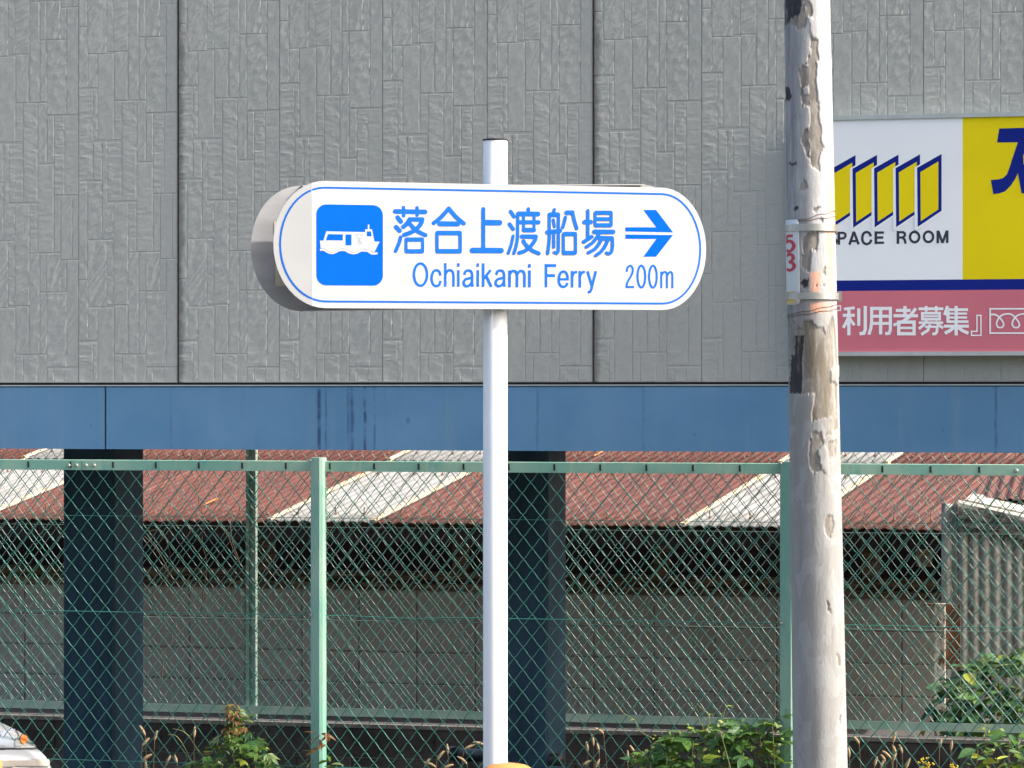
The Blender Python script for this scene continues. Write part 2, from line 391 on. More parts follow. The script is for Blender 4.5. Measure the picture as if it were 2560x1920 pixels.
# fascia: two lengths that meet at an open joint
tj = WALL.t(266)
for a, b in ((TL, tj - .004), (tj + .004, TR_)):
    mb = MB(); mb.prism([(-.012, BZ0), (.019, BZ0), (.019, BZ1), (-.006, BZ1), (-.012, BZ1 - .006)][::-1], a, b,
                        WM @ Matrix(((0,0,1,0),(1,0,0,0),(0,1,0,0),(0,0,0,1))))
    me = mb.mesh('fascia', M_FASCIA)
    # store vertices in facade coordinates so that the stains keep their place
    inv = WM.inverted(); inv.translation = inv.translation
    for v in me.vertices: v.co = inv @ v.co
    link('fascia', me, None, bld, WM)
mb = MB(); mb.box((TL, -.016, BZ1 + .001), (TR_, .019, BZ1 + .006), WM); mb.build('drip_flashing', M_ALU, bld)
mb = MB(); mb.box((TL, .010, BZ1 + .006), (TR_, .021, PZ0 - .001), WM); mb.build('shadow_gap_strip', M_CAULK, bld)

# siding board: stone blocks moulded in relief, one board repeated along the wall
SXM, SYM = .455 / 1050, .4223e-3
PER = 2614
BLK = [(0,92,240,868),(97,300,-172,518),(300,365,-172,500),(372,526,-555,500),(530,636,-41,1005),(642,709,-41,358),(712,858,-41,358),
 (860,918,30,358),(930,1048,30,1138),(97,196,522,868),(205,374,522,1412),(382,514,506,1005),(642,709,364,1005),(716,922,364,1138),
 (0,150,882,1823),(154,200,882,1412),(382,452,1012,1412),(462,616,1012,2042),(620,716,1012,1642),(720,787,1152,1642),(797,903,1152,1970),
 (907,1048,1152,1970),(157,241,1432,1823),(252,304,1432,2438),(307,452,1432,2042),(618,787,1650,2569),(0,86,1840,2850),(98,241,1840,2438),
 (296,366,2058,2438),(533,612,2058,2569),(797,857,1978,2569),(867,986,1978,2642),(992,1048,1978,2642)]
V_BOT = 955 / .2441                         # lower edge of the board in trace units
Z_OF = lambda y: (V_BOT - y) * SYM          # height above the lower edge
def value_noise(n, seed):
    r = np.random.default_rng(seed); g = r.random((n, n))
    def f(x, y):
        xi = np.floor(x).astype(int); yi = np.floor(y).astype(int); fx = x - xi; fy = y - yi
        fx = fx*fx*(3-2*fx); fy = fy*fy*(3-2*fy)
        a = g[xi % n, yi % n]; b = g[(xi+1) % n, yi % n]; c = g[xi % n, (yi+1) % n]; d = g[(xi+1) % n, (yi+1) % n]
        return (a*(1-fx)+b*fx)*(1-fy) + (c*(1-fx)+d*fx)*fy
    return f
VN = value_noise(64, 5)
def siding_mesh():
    H = 3.0; V = []; Fc = []
    def quadgrid(xs, zs, dep):
        b = len(V); nx, nz = len(xs), len(zs)
        X, Z = np.meshgrid(xs, zs)
        for x, y, z in zip(X.ravel(), dep.ravel(), Z.ravel()): V.append((x, y, z))
        for j in range(nz - 1):
            for i in range(nx - 1):
                a = b + j*nx + i; Fc.append((a, a+1, a+nx+1, a+nx))
    # backing board
    w = .4574
    b = len(V); V.extend([(0, .0004, 0), (w, .0010, 0), (w, .0010, H), (0, .0004, H), (0, .018, 0), (w, .018, 0), (w, .018, H), (0, .018, H)])
    Fc.extend([tuple(b + i for i in q) for q in ((0,1,2,3), (4,7,6,5), (0,4,5,1), (1,5,6,2), (2,6,7,3), (3,7,4,0))])
    bi = 0
    for k in range(-4, 3):
        for (x0, x1, y0, y1) in BLK:
            zt = Z_OF(y0 + k * PER) ; zb = Z_OF(y1 + k * PER)
            if zb > H - .02 or zt < .012: continue
            zb = max(zb, .0015); zt = min(zt, H - .002)
            if zt - zb < .012: continue
            bi += 1; rr = random.Random(x0 * 7 + y0 * 13)
            gap = min([c[0] - x1 for c in BLK if c[0] >= x1 - 2 and any(c[2] + kk * PER < y1 - 30 and c[3] + kk * PER > y0 + 30 for kk in (-1, 0, 1))] + [4])
            wide = gap >= 7 or rr.random() < .45; level = -.0010 + .0006 * x0 / 1050
            a0 = x0 * SXM + .0003; a1 = w - .0005 if x1 > 1040 else (x1 + max(gap, 0)) * SXM - .0003; z0 = zb + .0003; z1 = zt - .0003
            cl, cr, cb, ct = .0022, (.0060 if wide else .0026), .0026, .0042
            nx = max(3, int((a1 - a0) / .0065)); nz = max(3, int((z1 - z0) / .0075))
            xs = np.concatenate([[a0], np.linspace(a0 + cl, a1 - cr, nx), [a1]]); zs = np.concatenate([[z0], np.linspace(z0 + cb, z1 - ct, nz), [z1]])
            X, Z = np.meshgrid(xs, zs)
            ang = rr.choice([.55, .7, .9, 1.1, -.35, 0.0, .1]); ox, oz = rr.random() * 40, rr.random() * 40
            ca, sa = math.cos(ang), math.sin(ang)
            p_ = (X * ca + Z * sa); q_ = (-X * sa + Z * ca)
            rough = rr.choice([.5, .75, .95, 1.1])
            h = (np.abs(VN(p_ * 16 + ox + VN(p_*9, q_*9)*1.2, q_ * 52 + oz) - .5) * 1.5 + .45 * VN(p_ * 45 + ox, q_ * 120 + oz) + .22 * VN(X*260, Z*260))
            dep = level + (h - .6) * .0024 * rough
            dep = np.where(X == a1, level + (.0008 if wide else .0005), dep); dep = np.where(X == a0, level + .0005, dep); dep = np.where(Z == z1, dep + .0010, dep); dep = np.where(Z == z0, dep + .0017, dep)
            quadgrid(xs, zs, dep)
    me = bpy.data.meshes.new('siding_board'); me.from_pydata(V, [], Fc); me.materials.append(M_SIDING); me.update(); return me
ME_SIDING = siding_mesh()
tj0 = WALL.t(1484)
for n in range(-11, 9):
    t = tj0 + n * .4588
    o = link('siding_board', ME_SIDING, None, bld, WALL.M(t + .0007, 0, PZ0))
    o['stain'] = 1.0 if n % 4 == 0 else 0.0
    if n % 4 == 0:
        mb = MB(); mb.box((t - .0036, -.0026, PZ0 + .001), (t + .0040, .021, PZ0 + 3.0), WM); mb.build('caulk_joint', M_CAULK, bld)
# columns: steel box columns with a corner fillet
COLD = 1.45
COLL = Line(WALL.y0 + COLD / WALL.c, PSI)
def column(u_left):
    t = COLL.t(u_left) - COLD * math.tan(PSI) ; w = .268; dp = .40
    prof = [(-w/2, -dp/2 + .012), (-w/2 + .012, -dp/2), (w/2 - .012, -dp/2), (w/2, -dp/2 + .012), (w/2, dp/2), (-w/2, dp/2)]
    mb = MB(); mb.prism(prof, LOT, BZ0 + .001, WALL.M(t + w/2, COLD + dp/2, 0)); c = mb.build('column', M_COLUMN, bld)
    mb = MB(); mb.box((-.26, -.26, LOT), (.26, .26, LOT + .025), WALL.M(t + w/2, COLD + dp/2, 0)); mb.build('base_plate', M_COLUMN, c)
for u in (157, 1231): column(u)
for t in (-4.9, 3.1): 
    u = U0 + F * (t * WALL.c) / (WALL.y0 - t * WALL.s); column(u)

# ------------------------------------------------------------------ flat lettering: strokes traced in photo pixels
def catmull(pts, n=6):
    P = [Vector(p) for p in pts]; out = []
    for i in range(len(P) - 1):
        p0 = P[max(i-1, 0)]; p1 = P[i]; p2 = P[i+1]; p3 = P[min(i+2, len(P)-1)]
        for k in range(n):
            t = k / n; out.append(.5 * ((2*p1) + (p2-p0)*t + (2*p0-5*p1+4*p2-p3)*t*t + (3*p1-p0-3*p2+p3)*t**3))
    out.append(P[-1]); return out
class Ink:
    """thin raised film on a plane; every stroke lies a hair above the one before"""
    def __init__(s, p, n, region=(0, 0, 1), lift=.0006):
        s.p, s.n = p, n; s.ox, s.oy, s.k = region; s.lift = lift; s.V = []; s.F = []
    def reg(s, ox, oy, k): s.ox, s.oy, s.k = ox, oy, k; return s
    def px(s, q): return (s.ox + q[0] * s.k, s.oy + q[1] * s.k)
    def put(s, pts2, faces):
        b = len(s.V)
        for q in pts2:
            w = on_plane(q[0], q[1], s.p - s.n * s.lift, s.n)
            s.V.append(w)
        s.F.extend([tuple(b + i for i in f) for f in faces]); s.lift += .00003
    def stroke(s, pts, w, smooth=False, cap='round', closed=False):
        P = [Vector(s.px(q)) for q in pts]; w = w * s.k / 2
        if smooth: P = catmull(P)
        n = len(P); Lf, Rt = [], []
        for i in range(n):
            if closed: a, b, c = P[(i-1) % n], P[i], P[(i+1) % n]
            else: a, b, c = P[max(i-1, 0)], P[i], P[min(i+1, n-1)]
            d1 = (b - a); d2 = (c - b)
            if d1.length < 1e-6: d1 = d2
            if d2.length < 1e-6: d2 = d1
            d1 = d1.normalized(); d2 = d2.normalized(); n1 = Vector((-d1.y, d1.x)); n2 = Vector((-d2.y, d2.x))
            m = (n1 + n2); m = m.normalized() if m.length > 1e-3 else n1
            k = min(1 / max(m.dot(n1), .3), 2.2)
            Lf.append(b + m * w * k); Rt.append(b - m * w * k)
        V = Lf + Rt; Fc = []
        for i in range(n if closed else n - 1):
            j = (i + 1) % n; Fc.append((i, j, n + j, n + i))
        if cap == 'round' and not closed:
            for e, q, dirv in ((0, P[0], P[0] - P[1]), (n-1, P[-1], P[-1] - P[-2])):
                d = dirv.normalized(); a0 = math.atan2(d.y, d.x); base = len(V)
                arc = [q + Vector((math.cos(a0 + a), math.sin(a0 + a))) * w for a in np.linspace(-math.pi/2, math.pi/2, 9)]
                V = V + arc; Fc.append(tuple(range(base, base + 9)))
        s.put(V, Fc); return s
    def poly(s, pts):
        P = [s.px(q) for q in pts]; tri = tessellate_polygon([[Vector((x, y, 0)) for x, y in P]]); s.put(P, [tuple(t) for t in tri]); return s
    def rrect(s, x0, y0, x1, y1, wh, wv, r=.35):
        """rounded 口 box given by its outer edge"""
        def loop(a, b, c, d, rad):
            out = []
            for cx, cy, st in ((c - rad, b + rad, -90), (c - rad, d - rad, 0), (a + rad, d - rad, 90), (a + rad, b + rad, 180)):
                for k in range(6): an = R(st + 18 * k); out.append((cx + rad * math.cos(an), cy + rad * math.sin(an)))
            return out
        o = loop(x0, y0, x1, y1, 40); i = loop(x0 + wv, y0 + wh, x1 - wv, y1 - wh, 15); n = len(o)
        s.put([s.px(q) for q in o + i], [(k, (k+1) % n, n + (k+1) % n, n + k) for k in range(n)]); return s
    def text(s, body, x0, x1, ytop, ybase, sag=0.0, spacing=1.0, bold=0.0, ref='H'):
        """fit a line of latin text; ytop/ybase in photo px for a capital letter"""
        def mesh_of(t):
            cu = bpy.data.curves.new('t', 'FONT'); cu.body = t; cu.size = 1; cu.space_character = spacing; cu.offset = bold; cu.resolution_u = 5
            o = bpy.data.objects.new('t', cu); C.objects.link(o); bpy.context.view_layer.update()
            me = bpy.data.meshes.new_from_object(o.evaluated_get(bpy.context.evaluated_depsgraph_get())); bpy.data.objects.remove(o)
            v = [(a.co.x, a.co.y) for a in me.vertices]; f = [tuple(q.vertices) for q in me.polygons]; bpy.data.meshes.remove(me); return v, f
        v, f = mesh_of(body); hv, _ = mesh_of(ref); cap = max(a[1] for a in hv)
        mn = min(a[0] for a in v); mx = max(a[0] for a in v)
        out = []
        for a in v:
            t = (a[0] - mn) / (mx - mn); out.append((x0 + t * (x1 - x0), ybase + sag * t - a[1] / cap * (ybase - ytop)))
        s.put(out, f); return s
    def build(s, name, mat, parent):
        mb = MB(); mb.add(s.V, s.F); o = mb.build(name, mat, parent); bm = bmesh.new(); bm.from_mesh(o.data)
        for f in bm.faces:
            f.normal_update()
            if f.normal.dot(s.n) > 0: f.normal_flip()
        bm.to_mesh(o.data); bm.free(); return o
# ------------------------------------------------------------------ the wall sign
SG = -.075                                   # face of the sign stands this far in front of the siding
WS = Line(WALL.y0, PSI)
sgp, sgn = WALL.p(0, SG, 0), WALL.n
tl, _ = WALL.tz(2008, 600, SG); tr = tl + 4.2
def ztop(u, v): return WALL.tz(u, v, SG)[1]
z_top = (ztop(2082, 292) + ztop(2560, 279)) / 2; z_bot = (ztop(2095, 889.5) + ztop(2560, 889)) / 2
z_nb = ztop(2300, 699.5); z_pk = ztop(2300, 726)
t_yel, _ = WALL.tz(2406.5, 500, SG)
wsg = empty('wall_sign', WALL.p(tl + 1.5, -.04, z_bot), 'long shop sign panel, white, yellow and pink, on grey stone wall', 'sign')
fr = .0165
mb = MB(); mb.box((tl + fr, SG + .012, z_bot + fr), (tr - fr, -.006, z_top - fr), WM); mb.build('sign_box', M_ALU, wsg)
mb = MB()
mb.box((tl, SG - .008, z_top - fr), (tr, -.005, z_top), WM); mb.box((tl, SG - .008, z_bot), (tr, -.005, z_bot + fr), WM)
mb.box((tl, SG - .008, z_bot + fr), (tl + fr, -.005, z_top - fr), WM); mb.box((tr - fr, SG - .008, z_bot + fr), (tr, -.005, z_top - fr), WM)
mb.build('frame', M_ALU, wsg)
def face(name, a, b, z0, z1, m): mb = MB(); mb.box((a, SG, z0), (b, SG + .0115, z1), WM); return mb.build(name, m, wsg)
f_white = face('white_panel', tl + fr, t_yel, z_nb, z_top - fr, M_WALLSIGN_WHITE)
face('yellow_panel', t_yel, tr - fr, z_nb, z_top - fr, M_YELLOW)
face('navy_band', tl + fr, tr - fr, z_pk, z_nb, M_NAVY)
face('pink_panel', tl + fr, tr - fr, z_bot + fr, z_pk, M_PINK)
wh, nv, ye = [Ink(sgp, sgn, lift=l) for l in (.0004, .0005, .0006)]
for i in range(5):
    dx, dy = -53.8 * (4 - i), .75 * (4 - i)
    base = .0004 + i * .0004
    if i:
        wh.lift = base; wh.poly([(2286.5+dx, 419+dy), (2293+dx, 415+dy), (2354+dx, 379+dy), (2356+dx, 384+dy), (2356+dx, 532+dy), (2294+dx, 575+dy), (2286.5+dx, 575+dy)])
    nv.lift = base + .0001; nv.poly([(2292.6+dx, 419.5+dy), (2354+dx, 384.8+dy), (2354+dx, 526.8+dy), (2294.2+dx, 567.3+dy)])
    ye.lift = base + .0002; ye.poly([(2301+dx, 430.2+dy), (2345.8+dx, 403.6+dy), (2345.8+dx, 523.6+dy), (2301.9+dx, 552.8+dy)])
wh.build('door_emblem_outline', M_WALLSIGN_WHITE, wsg); nv.build('door_emblem_frame', M_NAVY, wsg); ye.build('door_emblem_panel', M_YELLOW, wsg)
def ell(cx, cy, rx, ry, n=28): return [(cx + rx * math.cos(2*math.pi*i/n), cy + ry * math.sin(2*math.pi*i/n)) for i in range(n)]
k = Ink(sgp, sgn).reg(1920, 440, 640/2212)
k.stroke([(590,508),(572,488),(547,490),(535,510),(555,532),(580,545),(592,565),(575,587),(547,586),(530,565)], 21, True, 'butt')
for pts, w in [([(612,481),(612,594)],23), ([(612,491),(652,491),(668,501),(670,520),(656,538),(612,541)],20), ([(704,593),(742,481)],22), ([(742,481),(783,591)],22), ([(718,562),(768,561)],19),
               ([(932,478),(932,588)],23), ([(932,489),(1001,488)],20), ([(932,532),(996,531)],20), ([(932,577),(1003,576)],20)]: k.stroke(pts, w, False, 'butt')
k.stroke([(889,522),(876,494),(850,484),(824,500),(815,538),(824,573),(852,588),(880,577),(893,550)], 21, True, 'butt'); k.build('space_lettering', M_INK, wsg)
k = Ink(sgp, sgn).reg(1920, 440, 640/2212)
for pts, w in [([(1123,475),(1123,586)],23), ([(1123,486),(1166,485),(1182,496),(1184,512),(1170,530),(1123,533)],20), ([(1164,532),(1180,548),(1190,585)],21),
               ([(1467,581),(1467,472)],22), ([(1470,473),(1508,578)],21), ([(1508,578),(1546,472)],21), ([(1549,471),(1549,579)],22)]: k.stroke(pts, w, False, 'butt')
k.stroke(ell(1267, 527, 40, 45), 21, closed=True); k.stroke(ell(1387, 525, 40, 45), 21, closed=True); k.build('room_lettering', M_INK, wsg)
k = Ink(sgp, sgn).reg(2400, 280, 160/1106)
k.poly([(680,285),(1480,262),(1440,470),(1340,600),(1190,690),(1120,700),(1090,760),(1100,900),(1300,1130),(1420,1400),(1065,1405),(1000,1055),(960,1150),(880,1270),
        (780,1370),(680,1405),(575,1420),(535,1175),(660,1163),(740,1145),(810,1080),(860,950),(900,820),(1000,525),(640,525)])
k.build('katakana_lettering', M_NAVY, wsg)
k = Ink(sgp, sgn).reg(2080, 720, 480/2212); B = dict(cap='butt')
k.stroke([(-60,206),(97,206),(97,258),(55,258)], 14, **B)
for pts, w in [([(138,243),(262,228)],32), ([(125,315),(262,315)],36), ([(194,235),(194,545)],38), ([(185,345),(160,405),(128,458)],36), ([(200,345),(225,385),(258,428)],34),
               ([(308,235),(308,435)],36), ([(383,208),(383,480),(366,522),(316,527)],38),
               ([(456,220),(456,400),(446,470),(424,537)],36), ([(440,236),(690,236)],38), ([(672,220),(672,480),(658,522),(612,526)],36), ([(470,325),(660,325)],34), ([(465,408),(660,408)],34), ([(560,240),(560,535)],38),
               ([(735,258),(905,258)],36), ([(840,208),(840,320)],38), ([(708,320),(990,320)],36), ([(965,235),(890,335),(800,395),(708,428)],36), ([(782,460),(935,460)],28),
               ([(997,240),(1283,240)],32), ([(1085,208),(1085,272)],32), ([(1200,208),(1200,272)],32), ([(1050,325),(1230,325)],24), ([(1000,400),(1280,400)],30),
               ([(1092,372),(1052,430),(1000,470)],32), ([(1190,385),(1230,430),(1282,462)],32), ([(1070,447),(1228,447)],26), ([(1212,447),(1208,505),(1190,528),(1155,530)],32), ([(1132,420),(1102,490),(1028,537)],34),
               ([(1332,208),(1296,312)],36), ([(1335,262),(1335,390)],36), ([(1340,250),(1567,250)],32), ([(1340,295),(1556,295)],25), ([(1340,340),(1556,340)],25), ([(1320,388),(1572,388)],30), ([(1430,208),(1430,398)],36),
               ([(1290,440),(1577,440)],34), ([(1430,400),(1430,546)],38), ([(1402,455),(1360,490),(1300,522)],38), ([(1458,455),(1500,490),(1572,522)],38)]:
    k.stroke(pts, w, cap='butt')
k.stroke([(768,393),(945,393),(945,527),(768,527)], 38, closed=True); k.stroke([(1040,290),(1240,290),(1240,360),(1040,360)], 30, closed=True)
k.stroke([(1670,315),(1716,315),(1716,546),(1607,546),(1607,500),(1670,500)], 15, closed=True)
k.stroke([(2700,240),(1822,240),(1822,520),(2700,520)], 18, **B)
k.stroke([(1830,308),(1875,306),(1925,335),(1965,385),(1978,425),(1960,452),(1938,458)], 18, True, 'butt')
k.stroke([(1938,458),(1910,448),(1895,410),(1915,355),(1950,318),(2000,300),(2060,302),(2105,335),(2145,385),(2160,425),(2142,452),(2118,458)], 18, True, 'butt')
k.stroke([(2118,458),(2090,446),(2075,410),(2097,355),(2135,318),(2190,300),(2260,300)], 18, True, 'butt')
k.build('pink_panel_lettering', M_WALLSIGN_WHITE, wsg)

# ------------------------------------------------------------------ the ferry sign and its post
SL, SR = Vector((-.573, 9.20, EYE + .4645)), Vector((.478, 9.559, EYE + .4690))     # centres of the two round ends, front plate
RL, RR = Vector((-.656, 9.335, EYE + .4585)), Vector((.4246, 9.68, EYE + .4865))    # rear plate
SR_R = .195
post_x, post_y = -.0527, 9.462
fs = empty('ferry_sign', (post_x, post_y, 0), 'white rounded ferry signboard with blue Japanese lettering and arrow on white post', 'sign')
mb = MB(); rp = .0385; mb.lathe([(rp, 0), (rp, EYE + .802), (rp - .002, EYE + .805)], 32, Matrix.Translation((post_x, post_y, 0))); o = mb.build('post', M_POST, fs); smooth_by_angle(o.data)
mb = MB(); mb.lathe([(rp + .0012, EYE + .8052), (rp + .0012, EYE + .809), (rp - .006, EYE + .8105)], 32, Matrix.Translation((post_x, post_y, 0))); o = mb.build('post_cap', M_SLOT, fs); smooth_by_angle(o.data)
EXL, EXR = .82, .78
def plate(a, b, r, thick, bend_l=0.0, name='plate', mats=None, bend_r=0.0):
    """stadium plate between end centres a and b; a round end may be bent back"""
    ex = (b - a); Ln = ex.length; ex.normalize(); ez = Vector((0, 0, 1)); ez = (ez - ex * ez.dot(ex)).normalized(); ey = ex.cross(ez) * -1
    if ey.y < 0: ey = -ey                                   # away from the viewer
    out = []
    for k in range(0, 25): an = math.pi/2 + math.pi * k / 24; out.append((EXL * r * math.cos(an), r * math.sin(an)))
    for k in range(0, 25): an = -math.pi/2 + math.pi * k / 24; out.append((Ln + EXR * r * math.cos(an), r * math.sin(an)))
    b0 = EXL * r * math.sin(math.pi * 2 / 24)             # the bend runs a little outside the straight part
    def P(x, z, d):
        if x < -b0: return a + ex * (-b0 + (x + b0) * math.cos(bend_l)) + ez * z + ey * (d - (x + b0) * math.sin(bend_l))
        if x > Ln: return a + ex * (Ln + (x - Ln) * math.cos(bend_r)) + ez * z + ey * (d + (x - Ln) * math.sin(bend_r))
        return a + ex * x + ez * z + ey * d
    n = len(out); V = [P(x, z, 0) for x, z in out] + [P(x, z, thick) for x, z in out]
    L_, M_, R_ = list(range(2, 23)), [22, 23, 24, 25, 49, 0, 1, 2], list(range(25, 50))
    Fc = []
    for f in (L_, M_, R_): Fc.append(tuple(f)); Fc.append(tuple(n + i for i in reversed(f)))
    nf = len(Fc); Fc += [(i, (i+1) % n, n + (i+1) % n, n + i) for i in range(n)]
    mb = MB(); mb.v = [tuple(p) for p in V]; mb.f = Fc; mb.mi = [0, 1] * 3 + [0] * n
    return mb, P, Ln, ex, ey, ez
BEND = R(10)
mb, FP, LN, fex, fey, fez = plate(SL, SR, SR_R, .003, BEND)
mb.build('front_plate', [M_SIGNFACE, M_SIGNBACK], fs)
for z0, z1 in ((SR_R - .003, SR_R - .0005), (-SR_R + .0005, -SR_R + .003)):
    mb2 = MB(); V = [FP(x, z, d) for d in (.0035, .030) for z in (z0, z1) for x in (.004, LN - .004)]
    mb2.add(V, [(0,1,3,2), (4,6,7,5), (0,4,5,1), (2,3,7,6), (0,2,6,4), (1,5,7,3)]); mb2.build('edge_flange', M_SIGNFACE, fs)
mbR, RP, LNR, rex, rey, rez = plate(RL, RR, SR_R, .003)
mbR.mi = [1, 0] * 3 + [1] * 50; mbR.build('rear_plate', [M_SIGNFACE, M_SIGNBACK], fs)
for z0, z1 in ((SR_R - .003, SR_R - .0005), (-SR_R + .0005, -SR_R + .003)):
    mb2 = MB(); V = [RP(x, z, d) for d in (-.030, -.0005) for z in (z0, z1) for x in (.002, LNR - .002)]
    mb2.add(V, [(0,1,3,2), (4,6,7,5), (0,4,5,1), (2,3,7,6), (0,2,6,4), (1,5,7,3)]); mb2.build('edge_flange', M_SIGNFACE, fs)
mb2 = MB(); V = [RP(x, z, d) for d in (-.0015, -.0004) for z in (-.115, .085) for x in (-.085, .06)]
mb2.add(V, [(0,1,3,2), (4,6,7,5), (0,4,5,1), (2,3,7,6), (0,2,6,4), (1,5,7,3)]); mb2.build('sticker', M_LABEL, fs)
# channel brackets that clamp both plates to the post
for z in (.09, -.09):
    c = (SL + SR) / 2; xp = (Vector((post_x, post_y, 0)) - SL).dot(fex)
    mb2 = MB(); V = [FP(xp + dx, z + dz, d) for d in (.0032, .042) for dz in (-.02, .02) for dx in (-.12, .12)]
    mb2.add(V, [(0,1,3,2), (4,6,7,5), (0,4,5,1), (2,3,7,6), (0,2,6,4), (1,5,7,3)])
    xq = (Vector((post_x, post_y, 0)) - RL).dot(rex); V = [RP(xq + dx, z + dz, d) for d in (-.03, -.0006) for dz in (-.02, .02) for dx in (-.12, .12)]
    mb2.add(V, [(0,1,3,2), (4,6,7,5), (0,4,5,1), (2,3,7,6), (0,2,6,4), (1,5,7,3)]); mb2.build('bracket', M_ALU, fs)
# border line, follows the bent end
def ring(r0, r1, d):
    out = []
    for r in (r0, r1):
        g_ = SR_R - r; xl = (EXL * SR_R - g_) / r; xr = (EXR * SR_R - g_) / r
        for k_ in range(25): an = math.pi/2 + math.pi*k_/24; out.append(FP(xl*r*math.cos(an) - 1e-5, r*math.sin(an), d))
        for k_ in range(25): an = -math.pi/2 + math.pi*k_/24; out.append(FP(LN + xr*r*math.cos(an), r*math.sin(an), d))
    n = 50; return out, [(i, (i+1) % n, n + (i+1) % n, n + i) for i in range(n)]
mb = MB(); mb.add(*ring(SR_R - .0235, SR_R - .0175, -.0006)); mb.build('border_line', M_SIGNTEXT, fs)
fp, fn = SL.copy(), fey.copy()
K1 = (970, 500, 300/2212); K2 = (1260, 500, 300/2212); S2 = (1200, 320, 640/2212)
k = Ink(fp, fn).reg(*K1)
for pts, w, sm in [([(135,210),(685,220)],80,0), ([(287,138),(290,290)],58,0), ([(535,143),(538,278)],58,0), ([(178,322),(238,398)],75,0), ([(150,498),(215,567)],75,0), ([(235,685),(205,790),(142,942)],62,1),
                   ([(400,362),(355,430),(285,495)],75,1), ([(400,358),(632,358)],76,0), ([(630,365),(612,425),(560,500),(500,555),(400,607),(303,642)],74,1), ([(382,412),(440,480),(510,553),(600,605),(690,648)],70,1),
                   ([(845,425),(960,335),(1050,240),(1120,155)],70,1), ([(1120,155),(1200,250),(1290,345),(1398,432)],70,1), ([(958,437),(1290,440)],84,0),
                   ([(1758,165),(1758,910)],66,0), ([(1785,415),(2058,418)],92,0), ([(1560,928),(2086,932)],92,0)]:
    k.stroke(pts, w * 1.10, bool(sm))
k.rrect(308, 688, 668, 985, 80, 54); k.rrect(875, 566, 1363, 985, 83, 60)
k.build('character', M_SIGNTEXT, fs)
k = Ink(fp, fn, lift=.0009).reg(*K2)
for pts, w, sm in [([(125,212),(188,308)],62,0), ([(105,445),(170,538)],64,0), ([(172,662),(135,820),(80,982)],52,1), ([(450,163),(450,240)],58,0), ([(268,254),(628,258)],80,0), ([(255,265),(254,500),(250,700),(225,850),(184,986)],53,1),
                   ([(275,408),(638,410)],70,0), ([(364,290),(364,548)],48,0), ([(557,290),(557,548)],48,0), ([(372,553),(550,553)],76,0), ([(335,672),(585,675)],74,0), ([(592,680),(572,740),(520,820),(460,885),(380,940),(283,974)],64,1),
                   ([(360,757),(400,820),(465,885),(540,940),(645,984)],64,1),
                   ([(930,175),(912,255)],52,0), ([(850,270),(995,270)],80,0), ([(838,275),(838,560),(836,750),(808,984)],52,1), ([(1006,275),(1006,880),(1000,950),(975,982),(928,965)],52,0), ([(805,592),(1032,568)],75,0),
                   ([(911,360),(934,490)],48,0), ([(920,630),(920,868)],50,0), ([(1136,315),(1115,410),(1086,505)],52,1), ([(1160,232),(1262,232)],76,0), ([(1270,240),(1300,380),(1345,522)],57,1),
                   ([(1548,195),(1548,690)],54,0), ([(1490,405),(1602,405)],76,0), ([(1478,768),(1618,676)],66,0), ([(1705,349),(1960,350)],62,0), ([(1672,583),(2014,587)],75,0),
                   ([(1765,605),(1710,695),(1640,780),(1523,863)],58,1), ([(1775,702),(1985,705)],76,0), ([(2002,712),(2005,800),(1995,915),(1970,972),(1932,990),(1893,972)],52,1),
                   ([(1800,725),(1740,830),(1660,915),(1562,968)],58,1), ([(1920,735),(1860,860),(1790,950),(1700,1020)],58,1)]:
    k.stroke(pts, w * 1.10, bool(sm))
k.rrect(1075, 585, 1349, 1011, 76, 50); k.rrect(1660, 195, 2006, 501, 74, 48)
k.build('character', M_SIGNTEXT, fs)
k = Ink(fp, fn).reg(*S2)
k.poly([(1257,858),(1525,858),(1412,708),(1522,708),(1668,901),(1257,893)]); k.poly([(1257,920),(1668,925),(1522,1112),(1412,1112),(1525,958),(1257,957)])
k.build('arrow', M_SIGNBLUE, fs)
k = Ink(fp, fn).reg(*K1); w = 46
k.stroke(ell(600, 1375, 121, 205), 47, closed=True)
k.stroke([(971,1392),(945,1322),(890,1294),(832,1330),(804,1440),(830,1548),(890,1587),(945,1562),(971,1490)], w, True, 'butt')
k.stroke([(1057,1163),(1057,1597)], w, cap='butt'); k.stroke([(1060,1372),(1090,1315),(1140,1294),(1190,1320),(1207,1395),(1207,1500),(1207,1597)], w, True, 'butt')
for x in (1298, 1657): k.stroke([(x,1290),(x,1597)], w, cap='butt'); k.stroke([(x,1166),(x,1230)], w, cap='butt')
for dx in (0, 590):
    k.stroke([(1408+dx,1378),(1430+dx,1318),(1480+dx,1298),(1532+dx,1318),(1552+dx,1385),(1552+dx,1470),(1552+dx,1545),(1562+dx,1597)], w, True, 'butt')
    k.stroke([(1550+dx,1428),(1500+dx,1442),(1432+dx,1462),(1397+dx,1515),(1412+dx,1570),(1455+dx,1588),(1512+dx,1565),(1552+dx,1505)], w, True, 'butt')
k.stroke([(1757,1166),(1757,1599)], w, cap='butt'); k.stroke([(1893,1290),(1775,1445)], w, cap='butt'); k.stroke([(1815,1405),(1908,1600)], 48, cap='butt')
k.reg(*K2)
k.stroke([(105,1297),(105,1605)], w, cap='butt')
k.stroke([(108,1375),(138,1322),(180,1306),(225,1328),(242,1390),(242,1500),(242,1605)], w, True, 'butt'); k.stroke([(246,1375),(278,1322),(320,1306),(364,1328),(380,1390),(380,1500),(380,1605)], w, True, 'butt')
k.stroke([(472,1297),(472,1606)], w, cap='butt'); k.stroke([(472,1178),(472,1243)], w, cap='butt'); k.build('name_lettering', M_SIGNTEXT, fs)
k = Ink(fp, fn).reg(*K2)
